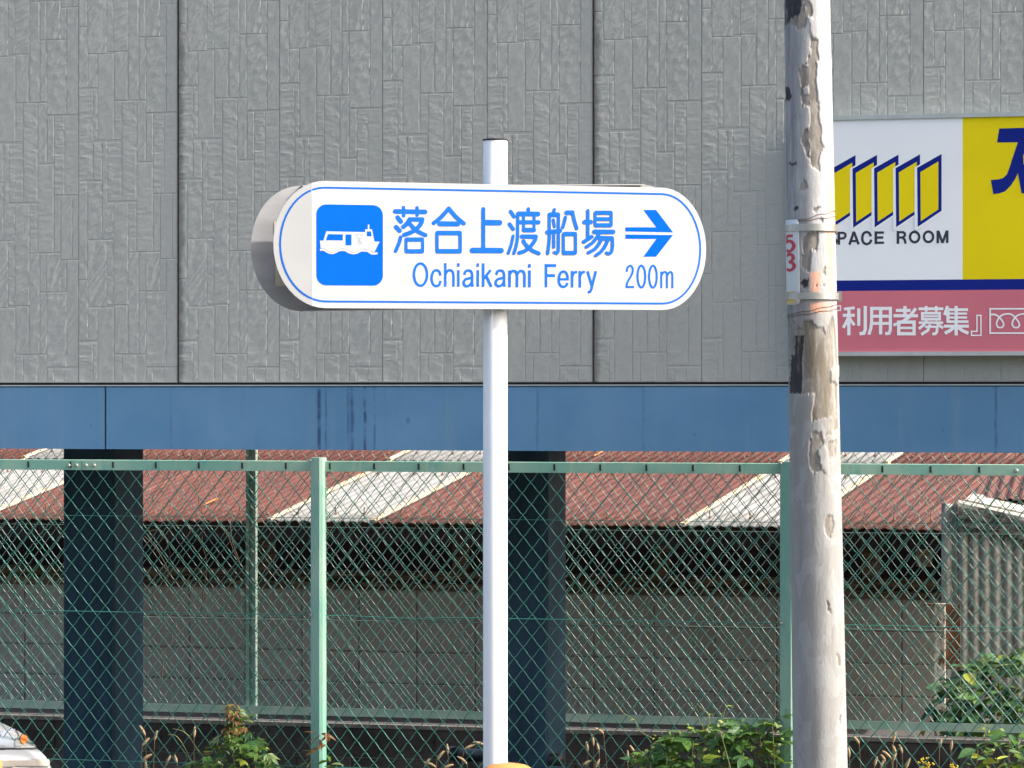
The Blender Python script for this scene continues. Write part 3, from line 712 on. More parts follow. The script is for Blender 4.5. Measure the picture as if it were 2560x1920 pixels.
k.stroke([(775,1180),(775,1609)], 48, cap='butt'); k.stroke([(775,1208),(963,1208)], 54, cap='butt'); k.stroke([(775,1392),(940,1392)], 54, cap='butt')
k.stroke([(1015,1461),(1196,1461)], 42, cap='butt'); k.stroke([(1176,1475),(1168,1390),(1140,1338),(1095,1318),(1045,1345),(1013,1440),(1018,1530),(1052,1585),(1095,1600),(1140,1582),(1174,1528)], w, True, 'butt')
for dx in (0, 143): k.stroke([(1257+dx,1308),(1257+dx,1613)], w, cap='butt'); k.stroke([(1260+dx,1410),(1283+dx,1352),(1318+dx,1330),(1350+dx,1326)], w, True, 'butt')
k.stroke([(1540,1312),(1624,1590)], w, cap='butt'); k.stroke([(1694,1312),(1640,1530),(1612,1645),(1590,1690),(1550,1702)], w, False, 'butt'); k.build('ferry_lettering', M_SIGNTEXT, fs)
k = Ink(fp, fn).reg(*S2)
k.stroke([(1268,1242),(1276,1205),(1297,1190),(1317,1205),(1320,1240),(1302,1285),(1274,1335),(1266,1374)], 18, True, 'butt'); k.stroke([(1259,1374),(1332,1374)], 18, cap='butt')
k.stroke(ell(1395, 1283, 33, 95), 18, closed=True); k.stroke(ell(1495, 1284, 33, 95), 18, closed=True)
k.stroke([(1567,1240),(1567,1384)], 17, cap='butt'); k.stroke([(1568,1278),(1581,1252),(1597,1243),(1611,1252),(1616,1280),(1616,1330),(1616,1384)], 17, True, 'butt'); k.stroke([(1618,1278),(1631,1252),(1646,1244),(1659,1253),(1663,1280),(1663,1330),(1663,1384)], 17, True, 'butt')
k.build('distance_lettering', M_SIGNTEXT, fs)
PG = (780, 500, 200/1475)
k = Ink(fp, fn).reg(*PG)
def rr_poly(x0, y0, x1, y1, r):
    out = []
    for cx, cy, st in ((x1-r, y0+r, -90), (x1-r, y1-r, 0), (x0+r, y1-r, 90), (x0+r, y0+r, 180)):
        for q in range(9): an = R(st + 90*q/8); out.append((cx + r*math.cos(an), cy + r*math.sin(an)))
    return out
k.poly([(x, y + (x - 82) / 1226 * (20 if y < 700 else 8)) for x, y in rr_poly(82, 77, 1308, 1572, 185)]); pg = k.build('pictogram', M_SIGNBLUE, fs)
k = Ink(fp, fn, lift=.0011).reg(*PG)
wave = [(1150,960),(1080,940),(1000,905),(930,905),(860,935),(790,962),(730,960),(660,925),(600,897),(520,897),(450,930),(390,955),(330,955),(270,925),(215,893),(160,888)]
k.poly([(145,750),(212,750),(262,578),(980,592),(980,540),(1028,540),(1028,455),(1056,455),(1058,540),(1108,542),(1150,765),(1245,770)] + wave)
k.stroke([(147,918),(225,920),(290,960),(365,978),(430,962),(495,928),(560,918),(620,928),(680,962),(760,982),(830,968),(895,936),(960,930),(1030,942),(1090,978),(1150,988),(1208,980)], 38, True, 'butt')
k.build('boat_shape', M_SIGNFACE, pg)
k = Ink(fp, fn, lift=.0014).reg(*PG)
for q in ([(295,628),(572,632),(568,745),(258,742)], [(618,635),(728,635),(728,835),(618,835)], [(1012,578),(1088,578),(1100,668),(1012,668)]): k.poly(q)
k.build('boat_window', M_SIGNBLUE, pg)
k = Ink(fp, fn, lift=.0014).reg(*PG)
k.stroke(wave[::-1], 13, True, 'butt'); k.stroke([(812,640),(936,640),(872,745)], 19, closed=True); k.stroke([(872,690),(872,840)], 15, cap='butt'); k.stroke([(874,728),(815,818)], 15, cap='butt'); k.stroke([(870,728),(930,820)], 15, cap='butt')
k.build('emblem_lines', M_GREYLINE, pg)

# ------------------------------------------------------------------ the peeling pole
PY = 10.0
def pole_axis(v):                                    # photo row -> centre column, half width
    e = lambda ks: np.interp(v, [0, 480, 880, 1360, 1920], ks)
    l = e([1960.5, 1963, 1967, 1975, 1983]); r = e([2074.8, 2083.5, 2092.7, 2104, 2118.7]); return (l + r) / 2, (r - l) / 2
def v_of_z(z): return VH - (z - EYE) * F / PY
zt, zbm = EYE + 1.42, -.05
PA = np.polyfit([0, 1920], [pole_axis(0)[0], pole_axis(1920)[0]], 1); PB = np.polyfit([0, 1920], [pole_axis(0)[1], pole_axis(1920)[1]], 1)
def pole_cr(z):
    v = v_of_z(z); return (np.polyval(PA, v) - U0) / F * PY, np.polyval(PB, v) / F * PY
P1 = lambda L: [(1940 + x * 200/790, y * 200/790) for x, y in L]
P2 = lambda L: [(1940 + x * 200/790, 400 + y * 200/790) for x, y in L]
P3 = lambda L: [(1940 + x * 200/721, 780 + y * 200/721) for x, y in L]
BARE = [P1([(80,-30),(240,-30),(255,120),(285,200),(270,300),(190,310),(140,260),(95,240),(78,290)]), P1([(260,30),(310,50),(345,120),(330,200),(265,190)]), P1([(305,380),(390,430),(398,620),(350,625),(320,480)]),
 P1([(340,545),(360,620),(300,670),(270,660),(300,580)]),
 P1([(200,740),(230,675),(290,680),(310,640),(370,625),(380,740),(375,790),(390,900),(400,1080),(415,1200),(430,1280),(430,1420),(465,1475),(415,1530),(405,1620),(410,1700),(330,1680),(310,1560),(315,1450),(300,1300),(315,1200),(305,1100),(320,1020),(315,930),(290,860),(230,890),(215,800)]),
 P1([(230,1350),(280,1290),(300,1320),(310,1480),(300,1590),(280,1560),(240,1460)]), P1([(225,890),(240,890),(260,960),(320,940),(310,1080),(250,1060),(228,1090)]),
 P2([(310,-20),(410,-20),(405,130),(370,110),(320,60)]), P2([(210,310),(250,190),(300,290),(240,320)]), P2([(335,520),(370,475),(425,490),(370,530)]), P2([(400,590),(440,585),(458,620),(430,635)]),
 P2([(230,800),(300,720),(390,720),(395,800),(380,910),(320,900),(310,1120),(260,1090),(220,1060),(245,940)]), P2([(430,1110),(460,1050),(475,1160)]), P2([(215,1220),(300,1180),(290,1290),(240,1260)]), P2([(360,1250),(385,1245),(380,1270)]), P2([(440,1235),(460,1245),(455,1260)]),
 P3([(95,40),(200,140),(240,75),(300,80),(335,140),(400,140),(440,210),(445,130),(500,40),(530,200),(550,480),(480,520),(480,620),(545,660),(545,900),(540,1060),(400,1130),(470,1050),(480,940),(380,960),(300,990),(320,740),(205,735),(115,735),(140,200)]),
 P3([(265,1280),(300,1080),(380,1080),(410,1180),(350,1260),(395,1420),(320,1445),(275,1390)]), P3([(440,1170),(530,1150),(530,1300),(470,1330)]),
 [(2053,1330),(2056,1295),(2066,1286),(2077,1288),(2079,1320),(2070,1343)], [(2060,1500),(2068,1502),(2072,1530),(2062,1525)], [(2086,1630),(2092,1632),(2098,1660),(2090,1664)], [(2090,1795),(2098,1780),(2099,1808)]]
SOOT = [P1([(80,-30),(215,-30),(230,90),(200,180),(120,200),(100,240),(78,300)]), P1([(90,850),(120,880),(150,960),(130,1010),(90,1000)]), P1([(215,880),(240,885),(235,920)]), P2([(150,480),(200,465),(205,505),(170,510)]), P2([(100,40),(180,35),(180,70),(110,50)]),
 P2([(260,1190),(305,1185),(295,1240),(250,1270),(215,1215)]), P3([(150,215),(230,220),(215,480),(205,735),(115,735),(125,400),(150,380)]), P2([(95,760),(100,760),(100,780)])]
BROWN = [P3([(330,120),(470,300),(475,640),(480,1000),(400,1110),(310,980),(330,600),(340,300)]), P3([(195,80),(340,80),(335,600),(230,600),(235,220)])]
PINK = [P2([(480,700),(578,700),(580,1180),(490,1150)]), P2([(310,1120),(420,1110),(410,1320),(315,1310)]), P2([(310,1420),(510,1410),(500,1530),(320,1500)]), P2([(500,60),(575,60),(575,660),(480,500)])]
FLAKE = [P3([(475,510),(490,560),(555,480),(566,500),(545,652),(485,625)]), P3([(345,1260),(420,1190),(460,1360),(445,1440),(400,1430)]), P1([(290,200),(400,210),(390,425),(320,370)])]
def in_poly(U, V, poly):
    inside = np.zeros(U.shape, bool); n = len(poly)
    for i in range(n):
        x0, y0 = poly[i]; x1, y1 = poly[(i+1) % n]
        c = ((y0 > V) != (y1 > V)) & (U < (x1 - x0) * (V - y0) / ((y1 - y0) + 1e-9) + x0); inside ^= c
    return inside
def build_pole():
    NA = 200; zs = np.concatenate([np.linspace(zbm, .15, 6)[:-1], np.linspace(.15, zt, 620), np.linspace(zt, 6.0, 40)[1:]])
    th = np.linspace(-math.pi, math.pi, NA, endpoint=False)            # 0 faces the camera, + to the right
    T, Z = np.meshgrid(th, zs); cx, r = pole_cr(Z); v = v_of_z(Z)
    uc = np.polyval(PA, v); rw = np.polyval(PB, v)
    # wobble the outlines a little so that the flake edges stay ragged
    wob = (VN(T * 14 + 7, Z * 40) - .5) * 7 + (VN(T * 40, Z * 130) - .5) * 4
    a = np.sin(T) * rw + wob * .6; U = uc + a; front = np.cos(T) > -.05; Vv = v + (VN(T * 20 + 3, Z * 50 + 9) - .5) * 7
    m = lambda polys: np.any([in_poly(U, Vv, p) for p in polys], axis=0) & front
    left_streak = np.clip((-np.sin(T) + .05) / .8, 0, 1) * np.clip((Z - 1.55) / .25, 0, 1)  # darker streak mask, grows towards the left flank above eye height
    bare, soot, brown, pink, flake = m(BARE), m(SOOT), m(BROWN), m(PINK), m(FLAKE)
    # the far side, which the photograph does not show, is peeled in the same manner
    nz = VN(T * 3.1 + 20, Z * 5.0) * .6 + VN(T * 9 + 5, Z * 14) * .4
    bare = np.where(front, bare, (nz > .60) & (Z > .9)) | ((Z > zt) & (nz > .62)); soot = soot | (~front & (nz > .72) & (Z > .9))
    h = r - np.where(bare & ~flake, .0034, 0) + np.where(flake, .0026, 0) + (VN(T*30, Z*90)-.5)*.0006
    X = cx + np.sin(T) * h; Y = PY - np.cos(T) * h
    nv = len(zs) * NA; co = np.stack([X, Y, Z], -1).reshape(-1, 3)
    idx = np.arange(nv).reshape(len(zs), NA); A = idx[:-1]; Bq = np.roll(idx, -1, 1)[:-1]; Cq = np.roll(idx, -1, 1)[1:]; D = idx[1:]
    faces = np.stack([A, Bq, Cq, D], -1).reshape(-1, 4)
    me = bpy.data.meshes.new('pole_shaft'); me.vertices.add(nv); me.vertices.foreach_set('co', co.ravel())
    me.loops.add(faces.size); me.loops.foreach_set('vertex_index', faces.ravel()); me.polygons.add(len(faces))
    me.polygons.foreach_set('loop_start', np.arange(0, faces.size, 4)); me.polygons.foreach_set('loop_total', np.full(len(faces), 4)); me.update(); me.validate()
    col = np.zeros((nv, 4), np.float32)
    col[:, 0] = (bare & ~flake).ravel(); col[:, 1] = soot.ravel(); col[:, 2] = brown.ravel(); col[:, 3] = pink.ravel()
    gr = me.attributes.new('left_streak', 'FLOAT', 'POINT'); gr.data.foreach_set('value', left_streak.ravel().astype(np.float32))
    for nm, ch in (('bare', 0), ('soot', 1), ('brown', 2), ('pink', 3)):
        at_ = me.attributes.new(nm, 'FLOAT', 'POINT'); at_.data.foreach_set('value', col[:, ch])
    me.polygons.foreach_set('use_smooth', np.ones(len(faces), bool))
    return me
def m_pole():
    m = Mat('pole_paint', .7, 0, .25); g = m.geo()
    A = lambda n: m.N('ShaderNodeAttribute', attribute_type='GEOMETRY', attribute_name=n).outputs['Fac']
    paint = m.mix(m.ramp(m.noise(m.geo((5, 5, 1.4)), 2, 5, .6), .3, .7), (.240, .241, .237), (.308, .308, .302))
    sp = m.N('ShaderNodeSeparateXYZ'); m.L(g, sp.inputs[0])
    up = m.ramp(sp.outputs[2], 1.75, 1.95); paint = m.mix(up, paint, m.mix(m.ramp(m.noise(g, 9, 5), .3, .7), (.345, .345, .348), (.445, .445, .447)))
    paint = m.mix(m.math('MULTIPLY', m.ramp(m.noise(m.geo((28, 28, 2.0)), 1, 5, .7), .46, .72), .55), paint, (.20, .18, .16))
    paint = m.mix(m.math('MULTIPLY', m.ramp(m.noise(g, 45, 4, .7), .66, .72), .5), paint, (.22, .19, .16))
    lay = m.ramp(m.noise(m.geo((9, 9, 5)), 1.6, 3, .5, .8), .53, .56); paint = m.mix(m.math('MULTIPLY', lay, .38), paint, (.36, .365, .37))
    gm = m.math('MULTIPLY', A('left_streak'), m.ramp(m.noise(m.geo((34, 34, 3.5)), 1, 5, .65), .30, .66)); paint = m.mix(m.math('MULTIPLY', gm, .8), paint, (.17, .17, .18))
    pk = m.math('MULTIPLY', A('pink'), m.ramp(m.noise(m.geo((40, 40, 10)), 1, 4, .6), .34, .56)); paint = m.mix(m.math('MULTIPLY', pk, .7), paint, (.80, .34, .20))
    bare = m.mix(m.ramp(m.noise(m.geo((30, 30, 12)), 1.6, 5, .65), .3, .7), (.155, .14, .122), (.27, .25, .225))
    bare = m.mix(m.math('MULTIPLY', m.ramp(m.noise(m.geo((50, 50, 6)), 1, 4), .5, .7), .5), bare, (.42, .40, .37))
    bare = m.mix(m.math('MULTIPLY', A('brown'), m.ramp(m.noise(m.geo((40, 40, 6)), 1, 4, .6), .3, .6)), bare, (.145, .125, .095))
    c = m.mix(A('bare'), paint, bare); c = m.mix(m.math('MULTIPLY', A('soot'), m.ramp(m.noise(m.geo((60, 60, 14)), 1, 4, .6), .2, .5)), c, (.035, .034, .04))
    m.color(c); m.bump(m.math('ADD', m.noise(g, 160, 4), m.noise(g, 30, 4)), .16, .004); return m.m
pcx, pr = pole_cr(0.0)
pole = empty('utility_pole', (float(pcx), PY, 0), 'tall round utility pole with peeling whitish paint and two steel bands', 'pole')
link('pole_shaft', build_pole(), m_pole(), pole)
def ring_band(z, h, rad_add, t0, t1, name, mat, tilt=0.0, thick=.0015, n=64, wob=0.0, parent=pole):
    mb = MB(); th = np.linspace(t0, t1, n); V = []
    for i, a in enumerate(th):
        zz = z + tilt * math.sin(a) + wob * math.sin(a * 7.3); cx, r = pole_cr(zz)
        for dz, dr in ((-h/2, rad_add), (h/2, rad_add), (h/2, rad_add + thick), (-h/2, rad_add + thick)):
            V.append((cx + math.sin(a) * (r + dr), PY - math.cos(a) * (r + dr), zz + dz))
    Fc = []
    for i in range(n - 1):
        for q in range(4): Fc.append((i*4+q, i*4+(q+1) % 4, (i+1)*4+(q+1) % 4, (i+1)*4+q))
    Fc += [(3, 2, 1, 0), tuple((n-1)*4 + q for q in range(4))]
    mb.add(V, Fc); o = mb.build(name, mat, parent); smooth_by_angle(o.data, 50); return o
zz = lambda v: EYE + (VH - v) * PY / F
ring_band(zz(571.5), .0225, .0058, -math.pi, math.pi, 'steel_band', M_CHROME)
b2 = ring_band(zz(741.5), .0225, .0058, -math.pi, math.pi, 'steel_band', M_CHROME)
cx_, r_ = pole_cr(zz(741.5)); mb = MB()
Mx = Matrix.Translation((cx_ + math.sin(1.45) * (r_ + .010), PY - math.cos(1.45) * (r_ + .010), zz(741.5))) @ Matrix.Rotation(1.45, 4, 'Z')
mb.box((-.010, -.006, -.0165), (.010, .006, .0165), Mx); mb.build('buckle', M_CHROME, b2)
for v_, tl_, w_ in ((545, .022, .004), (552, .012, .003), (775, .017, .0025), (783, .013, .003)):
    ring_band(zz(v_), .0014, .0006, -math.pi, math.pi, 'rusty_wire', M_RUST, tl_, .0012, 80, w_ * .6)
# number plate wrapped round the left flank of the pole
pz0, pz1 = zz(763), zz(551); mb = MB(); V = []; th = np.linspace(-2.5, -.60, 40); nzp = 10
for i, a in enumerate(th):
    ed = max(0, (a - (-.60 - .16)) / .16) ; cut = .012 * (1 - math.sqrt(max(0, 1 - ed * ed)))
    for j in range(nzp + 1):
        z = (pz0 + cut) + (pz1 - pz0 - 2 * cut) * j / nzp; cx, r = pole_cr(z); V.append((cx + math.sin(a) * (r + .0028), PY - math.cos(a) * (r + .0028), z))
Fc = [(i*(nzp+1)+j, i*(nzp+1)+j+1, (i+1)*(nzp+1)+j+1, (i+1)*(nzp+1)+j) for i in range(39) for j in range(nzp)]
mb.add(V, Fc); npl = mb.build('number_plate', M_PLATE, pole); md = npl.modifiers.new('thick', 'SOLIDIFY'); md.thickness = .0008; smooth_by_angle(npl.data, 50)
def wrap_text(body, a0, a1, v0, v1, mat, name, strokes, w):
    """strokes in a unit box, wrapped on the plate"""
    mb = MB(); lift = .0044
    for st in strokes:
        P = catmull([Vector(q) for q in st], 6); n = len(P); V = []
        for i in range(n):
            d = (P[min(i+1, n-1)] - P[max(i-1, 0)]); d = Vector((d.x * .55, d.y)).normalized(); nn = Vector((-d.y / .55, d.x)) * w
            for q in (P[i] + nn, P[i] - nn):
                a = a0 + (a1 - a0) * q.x; z = zz(v0 + (v1 - v0) * q.y); cx, r = pole_cr(z); V.append((cx + math.sin(a) * (r + lift), PY - math.cos(a) * (r + lift), z))
        mb.add(V, [(2*i, 2*i+1, 2*i+3, 2*i+2) for i in range(n-1)]); lift += .0001
    mb.build(name, mat, npl)
S5 = [[(.85, .06), (.5, .06), (.12, .06)], [(.15, .06), (.13, .25), (.1, .46)], [(.1, .46), (.4, .36), (.75, .42), (.92, .65), (.75, .9), (.4, .97), (.08, .86)]]
S3 = [[(.1, .14), (.4, .03), (.75, .08), (.85, .26), (.7, .43), (.4, .48)], [(.4, .48), (.75, .53), (.93, .73), (.75, .93), (.4, .97), (.06, .85)]]
wrap_text('5', -1.45, -.80, 589, 631, M_RED, 'digit', S5, .085); wrap_text('3', -1.45, -.80, 636, 678, M_RED, 'digit', S3, .085)
mb = MB(); V = []
for a in np.linspace(-1.5, -.82, 10):
    for v_ in (759, 730):
        z = zz(v_); cx, r = pole_cr(z); V.append((cx + math.sin(a) * (r + .0046), PY - math.cos(a) * (r + .0046), z))
mb.add(V, [(2*i, 2*i+1, 2*i+3, 2*i+2) for i in range(9)]); mb.build('yellow_label', M_LABELYEL, npl)
# ------------------------------------------------------------------ chain link fences
def chain_link(line, t0, t1, z0, z1, d, pw, ph, r, sides, phase, sag, mat, parent, seed):
    """woven diamond mesh: each wire is a flattened spiral hooked into its neighbours"""
    nw = int((t1 - t0) / (pw / 2)); nr = int((z1 - z0) / (ph / 2)); g = np.random.default_rng(seed)
    V = []; Fc = []; ang = np.arange(sides) * 2 * math.pi / sides
    lo = VN
    dirv = np.array(line.dir); nrm = np.array(line.n); up = np.array((0, 0, 1.0)); org = np.array(line.p(0, d, 0))
    base = 0; faces = []; verts = []
    for i in range(nw):
        x0 = t0 + i * pw / 2; pts = []
        for j in range(nr):
            par = (i + j + phase) % 2
            xa = x0 if par == 0 else x0 + pw / 2; xb = x0 + pw / 2 if par == 0 else x0
            za = z1 - j * ph / 2; zb = za - ph / 2
            over = .0022 if par == 0 else -.0022
            dep = -.0028 if par == 0 else .0028                # falling to the right: in front
            pts.append((xa - over, 0.0, za))
            for q in (.22, .5, .78):
                bow = math.sin(q * math.pi * 2) * .0017
                pts.append((xa + (xb - xa) * q, dep * math.sin(q * math.pi), za + (zb - za) * q + bow))
        P = np.array(pts)
        jx = (lo(P[:, 0] * 2.3 + seed, P[:, 2] * 2.1) - .5) * sag; jz = (lo(P[:, 0] * 2.0, P[:, 2] * 2.6 + seed) - .5) * sag
        jd = (lo(P[:, 0] * 1.4 + 9, P[:, 2] * 1.7 + seed) - .5) * .03
        P[:, 0] += jx; P[:, 2] += jz; P[:, 1] += jd
        W = org + P[:, :1] * dirv + P[:, 1:2] * nrm + P[:, 2:] * up
        T = np.gradient(W, axis=0); T /= np.linalg.norm(T, axis=1, keepdims=True)
        Nn = nrm - (T @ nrm)[:, None] * T; Nn /= np.linalg.norm(Nn, axis=1, keepdims=True); Bn = np.cross(T, Nn)
        ringv = W[:, None, :] + r * (np.cos(ang)[None, :, None] * Nn[:, None, :] + np.sin(ang)[None, :, None] * Bn[:, None, :])
        n = len(P); verts.append(ringv.reshape(-1, 3))
        idx = base + np.arange(n * sides).reshape(n, sides); a = idx[:-1]; b = np.roll(idx, -1, 1)[:-1]; c = np.roll(idx, -1, 1)[1:]; e = idx[1:]
        faces.append(np.stack([a, b, c, e], -1).reshape(-1, 4)); base += n * sides
    co = np.concatenate(verts); fa = np.concatenate(faces)
    me = bpy.data.meshes.new('chain_mesh'); me.vertices.add(len(co)); me.vertices.foreach_set('co', co.ravel())
    me.loops.add(fa.size); me.loops.foreach_set('vertex_index', fa.ravel()); me.polygons.add(len(fa))
    me.polygons.foreach_set('loop_start', np.arange(0, fa.size, 4)); me.polygons.foreach_set('loop_total', np.full(len(fa), 4)); me.update(); me.validate()
    me.polygons.foreach_set('use_smooth', np.ones(len(fa), bool))
    o = link('chain_mesh', me, mat, parent); o['kind'] = 'stuff'; return o

def tension_wire(line, t0, t1, z, d, r, mat, parent, dips=()):
    pts = []
    for t in np.linspace(t0, t1, 60):
        dz = sum(-h * math.exp(-((t - c) / w) ** 2) for c, w, h in dips); pts.append(line.p(t, d, z + dz))
    mb = MB(); mb.tube(pts, r, 6, ref=line.n); mb.build('tension_wire', mat, parent, True)

POSTPROF = [(-.0265, .004), (-.0085, -.020), (.0155, -.030), (.0265, -.024), (.0265, .022), (-.0265, .022)]
RZ0, RZ1 = EYE - .2685, EYE - .2315
nf = empty('chain_link_fence', NF.p(-.708, 0, 0), 'green chain link fence with slotted top rail in front of the grey building', 'fence')
ts = NF.t(206); T0, T1 = -3.2, 3.5
RAIL = [(-.006, RZ0), (-.0035, RZ0), (-.0035, RZ1 - .003), (.026, RZ1 - .003), (.026, RZ1), (-.0045, RZ1), (-.006, RZ1 - .0015)][::-1]
PERM = Matrix(((0,0,1,0),(1,0,0,0),(0,1,0,0),(0,0,0,1)))
for a, b in ((T0, ts - .0012), (ts + .0012, T1)):
    mb = MB(); mb.prism(RAIL, a, b, NF.M() @ PERM); mb.build('top_rail', M_FENCEPAINT, nf)
for t, zt_ in ((-2.39, .006), (-.708, .013), (.9738, .006), (2.655, .006)):
    Mp = NF.M(t, -.012, 0); lean = Matrix.Shear('XY', 4, (0, 0)) 
    mb = MB(); mb.prism(POSTPROF, 0, RZ1 + zt_, Mp); p_ = mb.build('post', M_FENCEPAINT, nf)
    for u_, z_ in ((-.0215, RZ1 + .001), (-.019, EYE - .78)):
        m2 = MB(); m2.lathe([(.0001, 0), (.0055, .0), (.0055, .004), (.003, .0055)], 10, NF.M(t + u_, -.030, z_) @ Matrix.Rotation(R(90), 4, 'X')); m2.build('bolt', M_BOLT, p_)
ME_SLOT = MB(); ME_SLOT.box((-.0032, -.0012, -.0105), (.0032, .0004, .0105)); ME_SLOT.box((-.0016, -.004, -.011), (.0045, -.0004, -.006)); ME_SLOT = ME_SLOT.mesh('slot_with_clip', M_SLOT)  # dark plate stands in for the shaded slot hole, small box is its clip
for k_ in range(-16, 26):
    t = -.664 + k_ * .1635
    if T0 < t < T1: link('slot_with_clip', ME_SLOT, None, nf, NF.M(t, -.0064, (RZ0 + RZ1) / 2 + .001))
ME_BOLT = MB(); ME_BOLT.lathe([(.0001, 0), (.0072, 0), (.0072, .003), (.0052, .005), (.0045, .008)], 12, Matrix.Rotation(R(90), 4, 'X')); ME_BOLT = ME_BOLT.mesh('bolt', M_BOLT)
for u_ in (173.8, 193.2, 217, 237, NF.t(2541) * 0 + 2541): link('bolt', ME_BOLT, None, nf, NF.M(NF.t(u_), -.006, (RZ0 + RZ1) / 2 - .002))
chain_link(NF, T0, T1, -.02, RZ0 + .006, .012, .0634, .0772, .00165, 5, 0, .014, M_WIRE, nf, 3)
tension_wire(NF, T0, T1, EYE - .782, .005, .0017, M_WIRE, nf, ((-.38, .12, .006), (1.5, .4, .003)))
tension_wire(NF, T0, T1, EYE - 1.322, .005, .0017, M_WIRE, nf)
tension_wire(NF, T0, T1, EYE - .375 - .06, .021, .0012, M_WIRE, nf)

rf = empty('chain_link_fence', RF.p(0, 0, LOT), 'weathered tall chain link fence on low dark block wall behind the columns', 'fence')
Q0, Q1 = -4.6, 4.4; RFZ = EYE - 1.68; FW_TOP = EYE - 1.714
chain_link(RF, Q0, Q1, RFZ + .012, EYE + .25, .0, .0634, .0772,   .0019, 4, 1, .012, M_WIRE_REAR, rf, 8)
mb = MB(); mb.prism([(-.014, RFZ), (.016, RFZ), (.016, RFZ + .004), (-.010, RFZ + .004), (-.010, RFZ + .042), (-.014, RFZ + .042)][::-1], Q0, Q1, RF.M() @ PERM); mb.build('bottom_rail', M_FENCELIT, rf)
mb = MB(); mb.prism([(-.014, EYE + .25), (.016, EYE + .25), (.016, EYE + .285), (-.014, EYE + .285)][::-1], Q0, Q1, RF.M() @ PERM); mb.build('top_rail', M_FENCEPAINT, rf)
t_rp = RF.t(626)
for t in (t_rp - 2.95, t_rp, t_rp + 2.95):
    mb = MB(); mb.prism([(-.027, -.004), (-.009, -.004), (-.009, .018), (.011, .018), (.011, -.004), (.027, -.004), (.027, .03), (-.027, .03)], FW_TOP + .003, EYE + .29, RF.M(t, .008, 0)); mb.build('post', M_FENCELIT, rf)
tension_wire(RF, Q0, Q1, EYE - 1.177, -.006, .0017, M_WIRE_REAR, rf)
tension_wire(RF, Q0, Q1, EYE - .69, -.006, .0013, M_WIRE_REAR, rf)

# low wall of old blocks under the rear fence
lw = empty('low_block_wall', RF.p(0, .05, LOT), 'low dark wall of old concrete blocks under the rear fence', 'wall')
mb = MB(); mb.box((Q0, -.047, LOT), (Q1, .047, FW_TOP - .022), RF.M()); mb.build('mortar_core', M_MORTAR, lw)
mb = MB(); mb.box((Q0, -.064, FW_TOP - .02), (Q1, .064, FW_TOP), RF.M()); mb.build('coping', M_MORTAR, lw)
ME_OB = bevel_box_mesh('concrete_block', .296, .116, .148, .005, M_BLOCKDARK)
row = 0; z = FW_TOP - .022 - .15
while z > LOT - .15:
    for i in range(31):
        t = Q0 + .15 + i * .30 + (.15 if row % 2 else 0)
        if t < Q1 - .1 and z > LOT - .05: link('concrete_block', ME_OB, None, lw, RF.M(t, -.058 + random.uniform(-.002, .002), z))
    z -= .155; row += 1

# ------------------------------------------------------------------ the shed behind
shed = empty('shed', SH.p(0, 0, LOT), 'old shed with red corrugated roof, pale roof strips and concrete block wall', 'building')
BW_TOP = EYE - 1.275
ME_CB = bevel_box_mesh('concrete_block', .391, .10, .196, .004, M_BLOCK)
mb = MB(); mb.box((-6.2, .0045, LOT), (4.2, .09, BW_TOP - .002), SH.M()); mb.build('mortar_core', M_MORTAR, shed)
tb0 = SH.t(1484); row = 0; z = BW_TOP - .206
while z > LOT - .1:
    for i in range(-16, 10):
        t = tb0 + .2 + i * .40 + (.2 if (row % 2 and False) else 0)
        if -6.0 < t < 4.0 and z > LOT - .06: link('concrete_block', ME_CB, None, shed, SH.M(t, random.uniform(0, .004), z))
    z -= .206; row += 1
for zz0, zz1, d0, d1 in ((BW_TOP, BW_TOP + .045, -.05, .07), (BW_TOP + .05, BW_TOP + .115, -.01, .10)):
    mb = MB(); mb.box((-6.2, d0, zz0), (4.2, d1, zz1), SH.M()); mb.build('timber_plate', M_TIMBER, shed)
mb = MB(); mb.box((-6.2, 3.2, LOT), (4.6, 3.25, EYE - .1), SH.M()); mb.build('back_wall', M_DARKTIN, shed)
for a in (-6.25, 4.25):
    mb = MB(); mb.box((a, .1, LOT), (a + .04, 3.2, EYE - .45), SH.M()); mb.build('side_wall', M_DARKTIN, shed)
for t in np.arange(-5.8, 4.2, 1.35):
    mb = MB(); mb.box((t, -.02, BW_TOP + .115), (t + .09, .07, EYE - .62), SH.M()); mb.build('timber_post', M_TIMBER, shed)
# roof: corrugated sheets that run askew to the eave
EV = Line(18.6, SH.psi); EVZ = EYE - .800
dr = Vector((.577, 1.0, .275)); dr.normalize(); er = EV.dir; nr = er.cross(dr).normalized()
if nr.z < 0: nr = -nr
def eave_t(u): return EV.t(u)
def roof_sheet(t0, w, a0, a1, lift, mat, label=None):
    """sheet from eave position t0, width w, from slope distance a0 to a1"""
    pitch = .0635; nw = max(2, int(round(w / pitch))); n = nw * 6 + 1; V = []; J = 5
    org = EV.p(0, 0, EVZ)
    for j in range(J + 1):
        a = a0 + (a1 - a0) * j / J
        for i in range(n):
            s_ = i / (n - 1) * w; h = .0055 * math.cos(2 * math.pi * s_ / pitch)
            V.append(org + er * (t0 + s_) + dr * a + nr * (h + lift))
    Fc = [(j*n+i, j*n+i+1, (j+1)*n+i+1, (j+1)*n+i) for j in range(J) for i in range(n-1)]
    mb = MB(); mb.add(V, Fc); me = mb.mesh('roof_sheet', mat, True); o = link('roof_sheet', me, None, shed)
    md = o.modifiers.new('thick', 'SOLIDIFY'); md.thickness = .005; md.offset = -1
    return o
tp2 = eave_t(674.6); PITCHW = .668
